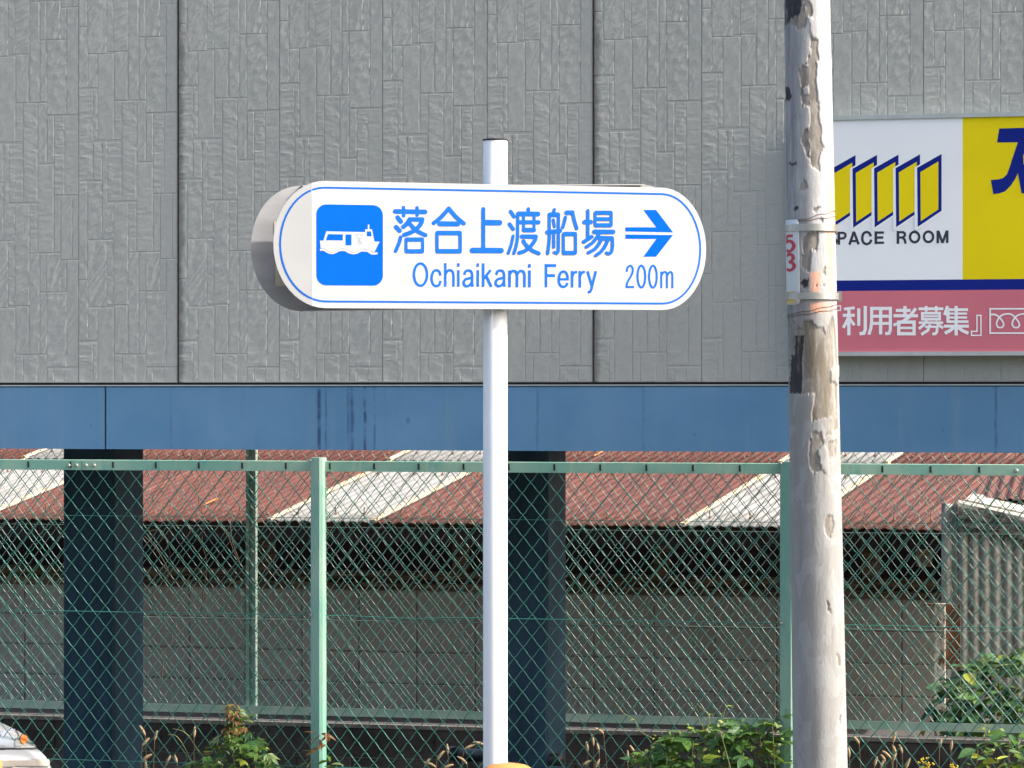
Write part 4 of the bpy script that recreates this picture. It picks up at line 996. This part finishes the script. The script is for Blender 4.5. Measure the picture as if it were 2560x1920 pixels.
ME_HOOK = MB(); ME_HOOK.lathe([(.0001, 0), (.013, 0), (.009, .006), (.0035, .009), (.003, .045), (.0001, .047)], 8); ME_HOOK = ME_HOOK.mesh('hook_bolt', M_RUST)
LROW = 1.50
for i in range(-8, 8):
    pale = (i % 4 == 0); t0 = tp2 + i * PITCHW - (.02 if pale else 0); w = .72
    if t0 > 3.9: continue
    j = random.uniform(-.004, .004)
    lo = roof_sheet(t0, w, random.uniform(-.012, .012), LROW + .06, .001 + (.012 if pale else .006 * (i % 2)), M_ROOFPALE if pale else M_ROOFRED)
    up = roof_sheet(t0 + j, w, LROW - .04, LROW + 2.6, .016 + (.012 if pale else .006 * (i % 2)), M_ROOFPALE if pale else M_ROOFRED)
    for a, obj_ in ((.14, lo), (LROW - .38, lo), (LROW + .12, up)):
        for s_ in (.127, .381, .572):
            q = EV.p(0, 0, EVZ) + er * (t0 + s_) + dr * a + nr * (.010 + (.025 if obj_ is up else .012 if pale else .008)); link('hook_bolt', ME_HOOK, None, obj_, Matrix.Translation(q) @ Matrix.Rotation(random.uniform(-.3, .3), 4, 'Y'))
    if pale:
        for s_, a0, a1, ln in ((-.004, 0, LROW, .012), (w - .035, 0, LROW, .012), (-.004, LROW - .04, LROW + 2.6, .028), (w - .035, LROW - .04, LROW + 2.6, .028)):
            V = [EV.p(0, 0, EVZ) + er * (t0 + s_ + ds) + dr * a + nr * (h + ln + .002) for a in (a0, a1) for ds, h in ((0, .002), (.006, .012), (.032, .0125), (.038, .002))]
            mb = MB(); mb.add(V, [(0,1,5,4), (1,2,6,5), (2,3,7,6), (3,0,4,7), (3,2,1,0), (4,5,6,7)]); mb.build('sheet_edge', M_SHEETEDGE, shed)
for u_, v_, ln in ((1505, 1140, .22), (527, 1265, .16)):
    d_ = ray(u_, v_); o_ = Vector((0, 0, EYE)); q = o_ + d_ * ((EV.p(0, 0, EVZ) - o_).dot(nr) / d_.dot(nr)) + nr * .03
    mb = MB(); mb.tube([q - dr * ln / 2, q + dr * ln / 2], [.003, .0055], 6); mb.build('orange_strip', M_ORANGE_STREAK, shed)
# eave trim: hanging dark corrugated strip, purlins, fascia edge
mb = MB(); V = []; n = 900
for i in range(n):
    t = -6 + 10 * i / (n - 1); h = .006 * math.sin(t / .032 * math.pi)
    V += [EV.p(t, .16 + h, EVZ - .02), EV.p(t, .16 + h, EVZ - .125)]
mb.add(V, [(2*i, 2*i+1, 2*i+3, 2*i+2) for i in range(n-1)]); mb.build('hanging_strip', M_DARKTIN, shed)
for a, h in ((.22, .06), (1.1, .06), (2.0, .06)):
    q = EV.p(0, 0, EVZ) + dr * a; mb = MB(); V = [q + er * t + nr * k_ + SH.n * b for t in (-6, 4.2) for k_ in (-.022 - h, -.022) for b in (0, .05)]
    mb.add(V, [(0,1,3,2), (4,6,7,5), (0,4,5,1), (2,3,7,6), (0,2,6,4), (1,5,7,3)]); mb.build('purlin', M_TIMBER, shed)
# things stored in the dark of the shed
for u_, v0_, v1_, w_, m_ in ((2190, 1352, 1395, .055, M_ROOFPALE), (2163, 1350, 1378, .04, M_RUST), (2310, 1352, 1376, .10, M_SHEETEDGE)):
    a = at(u_, v0_, 19.3); b = at(u_, v1_ + 40, 19.3); mb = MB(); mb.box((a.x - w_/2, 19.28, b.z), (a.x + w_/2, 19.31, a.z)); mb.build('hanging_board', m_, shed)

# ------------------------------------------------------------------ lean-to of corrugated slate at the right
LT = Line(17.25 + .0, R(14))
t_l = LT.t(2354); lt = empty('lean_to', LT.p(t_l + .6, .4, LOT), 'small lean-to with grey corrugated slate wall and mouldy slanted edge board', 'building')
def slate(t0, t1, ztop0, ztop1, d, name):
    pitch = .0605; n = int((t1 - t0) / pitch * 8) + 2; V = []
    for i in range(n):
        t = t0 + (t1 - t0) * i / (n - 1); h = .0105 * math.cos(2 * math.pi * (t - t0) / pitch); zt_ = ztop0 + (ztop1 - ztop0) * (t - t0) / (t1 - t0)
        for j in range(5): V.append(LT.p(t, d + h, LOT + (zt_ - LOT) * j / 4))
    mb = MB(); mb.add(V, [(i*5+j, (i+1)*5+j, (i+1)*5+j+1, i*5+j+1) for i in range(n-1) for j in range(4)]); o = mb.build(name, M_SLATE, lt, True)
    md = o.modifiers.new('thick', 'SOLIDIFY'); md.thickness = .007; md.offset = 1; return o
zz_l = lambda u, v: LT.tz(u, v)[1]
slate(t_l, LT.t(2394), zz_l(2360, 1257), zz_l(2394, 1262), .012, 'slate_sheet')
slate(LT.t(2395), LT.t(2395) + .72, zz_l(2395, 1285), zz_l(2560, 1330), 0, 'slate_sheet')
slate(LT.t(2395) + .70, LT.t(2395) + 1.5, zz_l(2560, 1325), zz_l(2560, 1325) - .1, .018, 'slate_sheet')
# slanted capping board: face and rounded top
a0, b0 = LT.tz(2397, 1252), LT.tz(2560, 1288); sl = (b0[1] - a0[1]) / (b0[0] - a0[0]); tA, tB = a0[0], a0[0] + 1.5
V = []; prof = [(-.020, -.135), (-.026, -.130), (-.030, -.03), (-.026, -.008), (-.012, .002), (.03, .004), (.16, -.004), (.16, -.02), (-.014, -.02), (-.014, -.135)]
for t in (tA, tB):
    for d_, z_ in prof: V.append(LT.p(t, d_ - .012, a0[1] + sl * (t - tA) + z_))
n = len(prof); mb = MB(); mb.add(V, [(i, (i+1) % n, n + (i+1) % n, n + i) for i in range(n)] + [tuple(range(n-1, -1, -1)), tuple(range(n, 2*n))], 0)
mb.mi = [1 if i in (3, 4, 5, 6) else 0 for i in range(n)] + [0, 0]; mb.build('edge_board', [M_MOULDY, M_SLATE], lt)
V = [LT.p(t, d_, a0[1] + sl * (t - tA) - .012 + .06 * d_) for t in (tA + .02, tB) for d_ in (.15, 1.2)]; mb = MB(); mb.add(V, [(0, 1, 3, 2)]); o = mb.build('roof', M_SLATE, lt); md = o.modifiers.new('t', 'SOLIDIFY'); md.thickness = .01
# torn strips of red sheet lying on the lean-to
for du, dv, w_, tilt in ((2440, 1243, .5, -.03), (2480, 1262, .42, .04)):
    c_ = LT.at(du, dv, .5); mb = MB(); n = 40; V = []
    for i in range(n):
        s_ = w_ * i / (n - 1); wv = .008 * math.cos(s_ / .0635 * 2 * math.pi); tear = .03 * VN(np.array([s_ * 23 + du]), np.array([.5]))[0]
        for b in (-tear, .5): V.append(c_ + LT.dir * s_ + LT.n * b + Vector((0, 0, wv + tilt * s_ + b * .24)))
    mb.add(V, [(2*i, 2*i+2, 2*i+3, 2*i+1) for i in range(n-1)]); o = mb.build('torn_red_sheet', M_ROOFRED, lt); md = o.modifiers.new('t', 'SOLIDIFY'); md.thickness = .004
# rusty post and door leaf beside it
rpst = empty('rusty_frame', LT.p(LT.t(2355), -.12, LOT), 'rusted steel post with flaking white paint beside the lean-to', 'post')
mb = MB(); mb.box((LT.t(2343), -.15, LOT), (LT.t(2369), -.10, zz_l(2355, 1505)), LT.M()); mb.build('post', M_RUSTWHITE, rpst)
mb = MB(); mb.box((LT.t(2365), -.125, zz_l(2380, 1668)), (LT.t(2406), -.112, zz_l(2380, 1507)), LT.M()); mb.build('rusty_plate', M_RUST, rpst)
mb = MB(); mb.box((LT.t(2318), -.145, zz_l(2340, 1512)), (LT.t(2345), -.115, zz_l(2340, 1505)), LT.M()); mb.build('cross_bar', M_RUST, rpst)

# ------------------------------------------------------------------ the parked car (only its nose is in view)
CAR = Line(11.45, R(-20))
ctn = CAR.t(123) - .50                                 # tip of the bumper
car = empty('parked_car', CAR.p(ctn - 2.4, .82, LOT), 'silver hatchback with amber front indicator parked behind the fence', 'car')
CW = .82
def car_section(x):
    """half section: list of (half width, z) from sill to roof centre; x metres behind the bumper tip"""
    i = lambda ks, vs: float(np.interp(x, ks, vs))
    hood = i([0, .03, .06, .075, .10, .115, .2, .35, .6, 1.0, 1.15, 1.75, 2.2, 3.1, 3.55, 3.85, 3.98], [.69, .715, .725, .75, .805, .825, .845, .865, .90, .95, .975, 1.38, 1.46, 1.44, 1.34, 1.0, .72])
    belt = i([0, .03, .06, .10, .115, .2, .35, .6, 1.15, 3.5, 3.98], [.66, .695, .71, .785, .795, .815, .83, .86, .91, .94, .72])
    wd = i([0, .03, .08, .16, .3, .5, .8, 3.4, 3.8, 3.98], [.40, .55, .64, .71, .77, .80, CW, CW, .77, .6])
    green = min(1, max(0, (hood - belt - .02) / .5))
    sill = i([0, .1, .3, 3.7, 3.98], [.34, .22, .19, .20, .36])
    wr = wd - .24 * green if green > .3 else wd * .80
    return [(wd * .55, sill), (wd * .93, sill + .02), (wd * .985, sill + .10), (wd, .46), (wd, min(.58, belt - .03)), (wd * .985, (belt + .58) / 2), (wd * .955, belt - .012), (wd * .915, belt + .01),
            ((wd * .86 + wr) / 2, belt + (hood - belt) * .55 + .004), (wr, hood - .012), (wr * .82, hood), (wr * .4, hood + .012), (0, hood + .016)]
xs = [0, .015, .03, .05, .062, .075, .088, .10, .115, .135, .16, .20, .25, .32, .4, .5, .65, .8, .95, 1.15, 1.4, 1.75, 2.2, 2.7, 3.1, 3.55, 3.75, 3.9, 3.98]
secs = []
for x in xs:
    h = car_section(x); secs.append([(-w, z) for w, z in h] + [(w, z) for w, z in reversed(h[:-1])])
CSH = Vector((0, 0, 0))
def CP(x, y, z): return CAR.p(ctn - x, .82 + y, LOT + z) + CSH        # y: -CW faces the street
# slide the car until its nose ends where the photograph shows it
for _ in range(6):
    mx = max(U0 + F * q.x / q.y for q in (CP(x, y, z) for x, s_ in zip(xs, secs) for y, z in s_ if .6 < z))
    CSH.x -= (mx - 155) / F * 11.5
n = len(secs[0]); V = [CP(x, y, z) for x, s_ in zip(xs, secs) for y, z in s_]
Fc = [(j*n+i, j*n+i+1, (j+1)*n+i+1, (j+1)*n+i) for j in range(len(xs)-1) for i in range(n-1)]
Fc += [(j*n+n-1, j*n, (j+1)*n, (j+1)*n+n-1) for j in range(len(xs)-1)] + [tuple(range(n-1, -1, -1)), tuple((len(xs)-1)*n + i for i in range(n))]
mb = MB(); mb.add(V, Fc); bod = mb.build('body', M_CAR, car, True)
bm = bmesh.new(); bm.from_mesh(bod.data); bmesh.ops.recalc_face_normals(bm, faces=bm.faces); bm.to_mesh(bod.data); bm.free()
bvh = BVHTree.FromPolygons([tuple(v) for v in V], Fc)
def on_car(u, v, off):
    d_ = ray(u, v).normalized(); o_ = Vector((0, 0, EYE)); hit = bvh.ray_cast(o_, d_)
    if hit[0] is None: return None
    nn = hit[1] if hit[1].dot(d_) < 0 else -hit[1]
    return hit[0] + nn * off
def car_patch(poly, off, name, mat, parent, step=2.0):
    us = [q[0] for q in poly]; vs = [q[1] for q in poly]; gu = np.arange(min(us), max(us) + step, step); gv = np.arange(min(vs), max(vs) + step, step)
    U, Vv = np.meshgrid(gu, gv); ins = in_poly(U, Vv, poly); mb = MB(); ids = {}
    for j in range(len(gv)):
        for i in range(len(gu)):
            if ins[j, i]:
                q = on_car(U[j, i], Vv[j, i], off)
                if q is not None: ids[(i, j)] = len(mb.v); mb.v.append(tuple(q))
    for (i, j) in list(ids):
        c4 = [(i, j), (i+1, j), (i+1, j+1), (i, j+1)]
        if all(c in ids for c in c4): mb.f.append(tuple(ids[c] for c in c4)); mb.mi.append(0)
    if not mb.f: return None
    o = mb.build(name, mat, parent, True); md = o.modifiers.new('t', 'SOLIDIFY'); md.thickness = .003; md.offset = 0; return o
Z8 = lambda L: [(x * 240/1991, 1720 + y * 240/1991) for x, y in L]
lamp = car_patch(Z8([(330,880),(560,855),(640,920),(700,1010),(770,1250),(290,1275),(300,1130),(380,1000)]), .004, 'headlight', M_LAMPIN, car, 1.5)
car_patch(Z8([(410,1030),(480,1010),(560,1060),(555,1130),(480,1215),(430,1190),(395,1110)]), .009, 'indicator', M_AMBER, lamp if lamp else car, 1.2)
car_patch(Z8([(-200,1262),(800,1250),(800,1278),(-200,1295)]), .002, 'bumper_seam', M_RUBBER, car, 1.2)
car_patch(Z8([(-200,1490),(1005,1480),(1005,1640),(-200,1650)]), .006, 'bumper_moulding', M_CARTRIM, car, 2)
car_patch(Z8([(-200,960),(40,905),(90,890),(560,835),(560,852),(110,905),(50,960),(-200,1200)]), .0025, 'panel_gap', M_GREYLINE, car, 1.0)
for x in (.75, 3.2):
    for sgn in (-1, 1):
        Mw = Matrix.Translation(CP(x, sgn * (CW - .075), .29)) @ Matrix.Rotation(-CAR.psi, 4, 'Z') @ Matrix.Rotation(R(90), 4, 'X')
        mb = MB(); mb.lathe([(.19, -.09), (.26, -.095), (.29, -.07), (.29, .07), (.26, .095), (.19, .09)], 28, Mw); w_ = mb.build('wheel', M_RUBBER, car, True)
        mb = MB(); mb.lathe([(.02, -.093), (.185, -.096), (.188, .096), (.02, .093)], 20, Mw); mb.build('rim', M_CHROME, w_)
for x0_, x1_ in ((1.35, 2.15), (2.22, 3.0)):
    for sgn in (-1, 1):
        mb = MB(); V = []
        for x, f in ((x0_, .1), (x1_, .1), (x1_ - .05, .85), (x0_ + .25 * (x0_ < 2), .85)):
            h = car_section(x); p0, p1 = h[7], h[9]; V.append(CP(x, sgn * (p0[0] + (p1[0] - p0[0]) * f + .006), p0[1] + (p1[1] - p0[1]) * f))
        mb.add(V, [(0, 1, 2, 3)]); o = mb.build('side_window', M_GLASSDARK, car); md = o.modifiers.new('t', 'SOLIDIFY'); md.thickness = .004

# ------------------------------------------------------------------ orange bollards on the pavement
def bollard(X, Y, ztop, r, label):
    b = empty('bollard', (X, Y, 0), label, 'bollard', 'orange bollards along the pavement')
    mb = MB(); mb.lathe([(r + .03, 0), (r + .03, .03), (r, .05), (r, ztop - .055), (r * .98, ztop - .04), (r * .86, ztop - .02), (r * .6, ztop - .0065), (r * .3, ztop - .0012), (.002, ztop)], 32, Matrix.Translation((X, Y, 0))); o = mb.build('body', M_ORANGE, b); smooth_by_angle(o.data, 50)
    for z in (.16, .30):
        mb = MB(); mb.lathe([(r + .0015, z), (r + .0025, z + .003), (r + .0025, z + .045), (r + .0015, z + .048)], 32, Matrix.Translation((X, Y, 0))); mb.build('reflective_band', M_REFLECT, b, True)
a = at(1270, 1908, 8.45); bollard(a.x, a.y, a.z, .088, 'orange dome top bollard in front of the ferry sign post')
a = at(-84, 1868, 8.30); bollard(a.x, a.y, a.z, .098, 'orange dome top bollard in front of the parked car')

# ------------------------------------------------------------------ plants
def leaf_mesh(kind, name):
    mb = MB()
    if kind == 'ovate':
        prof = [(0, 0), (.12, .16), (.32, .27), (.55, .25), (.78, .13), (1.0, 0)]
        for sgn in (-1, 1):
            V = []
            for x, w in prof: V += [(x, 0, -.10 * x * x), (x, sgn * w, .09 * w / .27 - .14 * x * x)]
            mb.add(V, [(2*i, 2*i+1, 2*i+3, 2*i+2) for i in range(len(prof)-1)])
    elif kind == 'lance':
        prof = [(0, 0), (.15, .08), (.4, .125), (.7, .09), (1.0, 0)]
        for sgn in (-1, 1):
            V = []
            for x, w in prof: V += [(x, 0, -.16 * x * x), (x, sgn * w, .05 - .18 * x * x)]
            mb.add(V, [(2*i, 2*i+1, 2*i+3, 2*i+2) for i in range(len(prof)-1)])
    else:                                            # lobed, five or three pointed fingers
        fing = [(-1.15, .62), (-.55, .85), (0, 1.0), (.55, .85), (1.15, .62)] if kind == 'five' else [(-.85, .72), (0, 1.0), (.85, .72)]
        wd = .17 if kind == 'five' else .24
        for an, L in fing:
            ca, sa = math.cos(an), math.sin(an); V = []
            for x, w in ((.02, .02), (.28, wd * .8), (.55, wd), (.8, wd * .5), (1.0, 0)):
                for s_ in (-1, 0, 1):
                    px, py = x * L, s_ * w * L; V.append((px * ca - py * sa, px * sa + py * ca, (.045 if s_ else 0) - .22 * x * x * L + abs(an) * .008 * x))
            mb.add(V, [(3*i+j, 3*i+j+1, 3*i+j+4, 3*i+j+3) for i in range(4) for j in range(2)])
    return mb
LEAVES = {}
def leaf(kind, mat):
    key = (kind, mat.name)
    if key not in LEAVES: LEAVES[key] = leaf_mesh(kind, 'leaf').mesh('leaf', mat, False)
    return LEAVES[key]
def put_leaf(parent, pos, size, kind, mat, rnd, droop=.5, face=None):
    yaw = rnd.uniform(0, 2*math.pi); d = Vector((math.cos(yaw), math.sin(yaw), rnd.uniform(-droop, .35))).normalized()
    up = Vector((rnd.uniform(-.5, .6), rnd.uniform(-.8, .1), 1)).normalized()
    y = up.cross(d).normalized(); z = d.cross(y)
    M = Matrix((( d.x, y.x, z.x, pos[0]), (d.y, y.y, z.y, pos[1]), (d.z, y.z, z.z, pos[2]), (0, 0, 0, 1))) @ Matrix.Diagonal((size, size, size, 1))
    return link('leaf', leaf(kind, mat), None, parent, M)
def vine(parent, pts_px, Y, r=.0018, mat=M_STEM, name='stem'):
    P = catmull([at(u, v, Y + (dy[0] if dy else 0)) for u, v, *dy in pts_px], 5); mb = MB(); n = len(P); mb.tube(P, [r * (1 - .55 * i / n) for i in range(n)], 5); return mb.build(name, mat, parent, True)
def thicket(name, label, cat, Y, outline, count, kinds, mats, size, seed, stems, depth=.22, ground=0.0, stem_mat=M_STEM, group=None, span=190, fine=0):
    """outline: list of (u, v_top); leaves fill from there down to the ground level"""
    rnd = random.Random(seed); u0, u1 = outline[0][0], outline[-1][0]
    base = at((u0 + u1) / 2, 990, Y); th = empty(name, (base.x, base.y, ground), label, cat, group)
    for i in range(stems):
        f = (i + .5) / stems; u = u0 + (u1 - u0) * f; vt = float(np.interp(u, [o[0] for o in outline], [o[1] for o in outline])) + rnd.uniform(6, 60)
        top = at(u, vt, Y + rnd.uniform(-depth/2, depth/2)); foot = Vector((top.x + rnd.uniform(-.06, .06), top.y + rnd.uniform(-.05, .05), ground))
        mid = (top + foot) / 2 + Vector((rnd.uniform(-.04, .04), rnd.uniform(-.04, .04), 0))
        mb = MB(); P = catmull([foot, mid, top], 5); mb.tube(P, [.003 * (1 - .6 * k_ / len(P)) for k_ in range(len(P))], 5); mb.build('stem', stem_mat, th, True)
    for i in range(count):
        u = rnd.uniform(u0, u1); vt = float(np.interp(u, [o[0] for o in outline], [o[1] for o in outline]))
        f = rnd.random() ** 1.25; v = vt + f * min(span, (2060 - vt))
        yy = Y + rnd.uniform(-depth/2, depth/2) * (.35 + .65 * min(1, f * 3)); q = at(u, v, yy)
        if q.z < ground + .02: q.z = ground + rnd.uniform(.02, .2)
        kd = rnd.choice(kinds); m = rnd.choices([a for a, b in mats], [b for a, b in mats])[0]
        put_leaf(th, q, size * rnd.uniform(.65, 1.25), kd, m, rnd)
    if fine:                                         # the smallest leaves, bracts and tendrils: too many to tell apart
        fm = MB(); fm_m = [LEAF_G, LEAF_Y, M_STEM, LEAF_D]
        for i in range(fine):
            u = rnd.uniform(u0, u1); vt = float(np.interp(u, [o[0] for o in outline], [o[1] for o in outline])); q = at(u, vt - 12 + rnd.random() * span, Y + rnd.uniform(-depth/2, depth/2))
            if q.z < ground + .02: continue
            d = Vector((rnd.gauss(0, 1), rnd.gauss(0, 1), rnd.gauss(.2, .8))).normalized() * size * rnd.uniform(.18, .42); s_ = d.orthogonal().normalized() * size * rnd.uniform(.05, .12)
            if rnd.random() < .25: s_ *= .15; d *= 1.6
            fm.add([q, q + d * .5 + s_, q + d, q + d * .5 - s_], [(0, 1, 2, 3)], rnd.choice((0, 0, 1, 2, 3)))
        o = fm.build('fine_foliage', fm_m, th); o['kind'] = 'stuff'
    return th
Yc = NF.y0 - .23 - .72 * .20
c1 = thicket('climbing_vine', 'dense green vine climbing the fence beside the peeling pole', 'vine', NF.p(.72, -.07, 0).y, [(1585, 1885), (1640, 1855), (1700, 1838), (1745, 1815), (1790, 1806), (1850, 1815), (1905, 1815), (1945, 1795), (1980, 1770)], 295,
        ['three', 'ovate', 'ovate', 'three', 'lance'], [(LEAF_G, 5), (LEAF_D, 5), (LEAF_Y, .5), (LEAF_P, 1)], .062, 21, 12, fine=420)
Yv = NF.p(.75, -.05, 0).y
for pts in ([(1630,1845),(1600,1828),(1585,1800),(1562,1785),(1548,1770),(1541,1757)], [(1765,1835),(1748,1800),(1735,1775),(1727,1755)], [(1775,1815),(1772,1795),(1765,1780),(1750,1768),(1742,1758)],
            [(1802,1815),(1808,1790),(1815,1765)], [(1985,1765),(1968,1760),(1962,1740),(1956,1725),(1960,1712),(1968,1710),(1975,1735),(1985,1748)], [(1966,1709),(1955,1690),(1940,1665),(1930,1645),(1925,1632)],
            [(1840,1810),(1818,1797),(1800,1800),(1790,1812)], [(1935,1890),(1940,1860),(1936,1840),(1945,1822)]):
    vine(c1, pts, Yv, .0017)
rnd = random.Random(5)
for u, v in ((1588,1800),(1750,1770),(1765,1785),(1812,1782),(1770,1810),(1956,1745),(1962,1742),(1945,1765),(1640,1842),(1632,1850),(1975,1775),(1950,1780),(1815,1765),(1800,1805)): put_leaf(c1, at(u, v, Yv), .028, 'lance', LEAF_Y, rnd)
Ya = NF.p(-.95, -.06, 0).y
c2 = thicket('climbing_vine', 'bushy vine with a browned withered tip against the fence left of its post', 'vine', Ya, [(475, 1915), (505, 1890), (530, 1868), (552, 1835), (572, 1790), (584, 1768), (600, 1790), (632, 1830), (655, 1858), (690, 1908)], 225,
        ['five', 'five', 'three', 'lance'], [(LEAF_G, 5), (LEAF_P, 2.5), (LEAF_D, 3), (LEAF_R, 1.2), (LEAF_Y, .5)], .056, 33, 7, fine=260)
for i in range(34): put_leaf(c2, at(rnd.uniform(568, 600), rnd.uniform(1757, 1802), Ya - .04), .042, 'lance', LEAF_R, rnd, 1.4)
for pts in ([(490,1918),(475,1895),(462,1870),(448,1848),(436,1838),(420,1837)], [(497,1880),(482,1855),(470,1838),(452,1826),(432,1822)]): vine(c2, pts, Ya, .0021)
Yb = NF.p(-.7, -.07, 0).y
c3 = thicket('young_vine', 'small vine shoot with reddish tip leaves in front of the fence post', 'vine', Yb, [(762, 1905), (780, 1880), (800, 1850), (815, 1850), (838, 1885)], 24, ['lance', 'ovate'], [(LEAF_G, 3), (LEAF_R, 2), (LEAF_P, 1)], .05, 8, 2, .08)
for i in range(9): put_leaf(c3, at(rnd.uniform(790, 826), rnd.uniform(1828, 1850), Yb - .02), .05, 'lance', LEAF_R, rnd, 1.3)
Yd = NF.p(1.7, -.14, 0).y
c4 = thicket('leafy_weed', 'tall weed with glossy broad leaves and yellow tips in front of the fence', 'weed', Yd, [(2425, 1890), (2455, 1850), (2475, 1822), (2500, 1835), (2540, 1838), (2600, 1830), (2660, 1870)], 120, ['ovate', 'ovate', 'lance'], [(LEAF_G, 4), (LEAF_D, 3), (LEAF_Y, 1), (LEAF_P, 1)], .062, 14, 6, .25, 0.0, M_STEMBROWN, fine=160)
for i in range(14): put_leaf(c4, at(rnd.uniform(2445, 2475), rnd.uniform(1808, 1825), Yd), .02, 'lance', LEAF_Y, rnd)
Ye = RF.p(2.2, .45, 0).y
c5 = thicket('broadleaf_bush', 'broadleaf bush growing against the grey corrugated lean-to', 'bush', Ye, [(2325, 1800), (2360, 1735), (2400, 1668), (2440, 1655), (2480, 1645), (2520, 1655), (2550, 1620), (2620, 1600)], 285, ['ovate', 'ovate', 'three'], [(LEAF_G, 3), (LEAF_D, 6), (LEAF_Y, .3)], .115, 44, 6, .4, LOT, span=240, fine=120)

def goldenrod(u, v, Y, label, g):
    top = at(u, v, Y); th = empty('goldenrod', (top.x, top.y, 0), label, 'flower', g); mb = MB(); mb.tube(catmull([(top.x + .02, top.y, 0), (top.x - .01, top.y, top.z * .5), tuple(top)], 5), .0018, 5); mb.build('stem', M_STEM, th, True)
    mb = MB(); r_ = random.Random(int(u))
    for i in range(16):
        c_ = top + Vector((r_.gauss(0, .010) + .012 * (i / 26) * (-1) ** i, r_.gauss(0, .006), -r_.random() * .05)); s_ = .0045
        mb.add([c_ + Vector((s_,0,0)), c_ + Vector((-s_,0,0)), c_ + Vector((0,s_,0)), c_ + Vector((0,-s_,0)), c_ + Vector((0,0,s_)), c_ + Vector((0,0,-s_))], [(0,2,4),(2,1,4),(1,3,4),(3,0,4),(2,0,5),(1,2,5),(3,1,5),(0,3,5)])
    mb.build('flower_spray', M_FLOWER, th)
for u, v in ((2308, 1892), (2322, 1905), (2382, 1906), (2392, 1912)):
    goldenrod(u, v, NF.p(1.5, .12, 0).y, 'yellow goldenrod spray at the fence foot right of the peeling pole', 'goldenrod by the fence')

def foxtail(u, v, ang, Y, ln=.034):
    top = at(u, v, Y); th = empty('foxtail_weed', (top.x, top.y, 0), 'dry foxtail weed with a pale bristly seed head at the fence foot', 'weed', 'foxtail weeds along the fence')
    d = Vector((math.sin(ang), 0, math.cos(ang))); foot = top - d * ln / 2; g0 = Vector((top.x - .05 * math.sin(ang), top.y, 0))
    mb = MB(); mb.tube(catmull([g0, Vector(((g0.x + foot.x) / 2, top.y, foot.z * .6)), foot], 6), .0009, 4); mb.build('stem', M_STEMBROWN, th, True)
    P = [foot + d * ln * k_ / 6 + Vector((.012 * math.sin(ang) * (k_ / 6) ** 2, 0, -.008 * abs(math.sin(ang)) * (k_ / 6) ** 2)) for k_ in range(7)]
    mb = MB(); mb.tube(P, [.0018, .0042, .0052, .0052, .0046, .0034, .0012], 7)
    r_ = random.Random(int(u * 3 + v))
    for i in range(40):
        c_ = P[r_.randrange(1, 6)]; e = Vector((r_.gauss(0, 1), r_.gauss(0, 1), r_.gauss(.6, .8))).normalized() * r_.uniform(.006, .011); s_ = e.orthogonal().normalized() * .0005
        mb.add([c_ + s_, c_ - s_, c_ + e], [(0, 1, 2)])
    mb.build('seed_head', M_SEED, th)
z14 = lambda x, y: (1400 + x * 640/2212, 1440 + y * 640/2212)
FX = [z14(345,1330), z14(285,1415), z14(235,1470), z14(330,1480), z14(635,1505), z14(585,1560), z14(225,1610), z14(320,1620), z14(800,1480)]
FX += [(640 + x*.2893, 1440 + y*.2893) for x, y in ((1655,1490),(1840,1470),(1590,1545),(1475,1610),(1510,1620),(1790,1585),(1655,1640),(1935,1440))]
FX += [(x*.2893, 1440 + y*.2893) for x, y in ((1235,1330),(1345,1375),(1255,1430),(1450,1590),(1520,1580),(1265,1560),(1680,1345),(1260,1640))]
FX += [(1920 + x*.2893, 1440 + y*.2893) for x, y in ((1000,1570),(1035,1540),(1095,1500),(1150,1490),(1090,1560),(1205,1620),(770,1415),(1090,1390),(700,1520),(1490,1440),(1585,1460),(930,1600),(985,1620))]
rnd = random.Random(17)
for u, v in FX: foxtail(u, v, rnd.gauss(0, .45), NF.p(NF.t(u), rnd.uniform(.06, .2), 0).y, rnd.uniform(.030, .046))

# withered vine stems hanging on the rear fence
dv = empty('dry_vine', RF.p(-2.0, -.02, LOT + .3), 'thin withered brown vine stems tangled on the rear fence', 'vine')
Yr = RF.p(-2, -.03, 0).y
for pts in ([(405,1700),(408,1660),(412,1635),(428,1610),(430,1570),(435,1540),(433,1510),(420,1470)], [(505,1540),(508,1480),(515,1440),(516,1400),(508,1370),(505,1330),(515,1300),(500,1280),(495,1240),(485,1210)], [(360,1340),(385,1365),(405,1395),(420,1425),(418,1450),(395,1480)],
            [(545,1310),(570,1340),(585,1380),(605,1415)], [(575,1300),(580,1350),(598,1400)], [(380,1255),(385,1235),(405,1210),(420,1190),(430,1160)], [(515,1125),(505,1150),(495,1175)], [(455,1125),(465,1145),(485,1128)], [(370,1330),(400,1325),(415,1350),(425,1390),(420,1420)], [(470,1450),(490,1480),(503,1510),(510,1580)]):
    vine(dv, pts, Yr, .0026, M_STEMBROWN)
# black drain pipe lying in the lot
a, b = at(1128, 1884, 14.6), at(1235, 1890, 14.4)
pp = empty('drain_pipe', (a.x, a.y, LOT), 'black plastic drain pipe propped on the lot behind the white post', 'pipe')
mb = MB(); mb.tube([a, b, b + (b - a) * 1.5], .030, 16); mb.build('pipe', M_BLACKPIPE, pp, True)
mb = MB(); mb.tube([a - (b - a).normalized() * .004, a + (b - a).normalized() * .05], .036, 16); mb.build('collar', M_BLACKPIPE, pp, True)
mb = MB(); 
for q in (a + (b - a) * .4, b + (b - a)): mb.box((q.x - .05, q.y - .06, LOT), (q.x + .05, q.y + .06, q.z - .029))
mb.build('support_block', M_BLOCKDARK, pp)
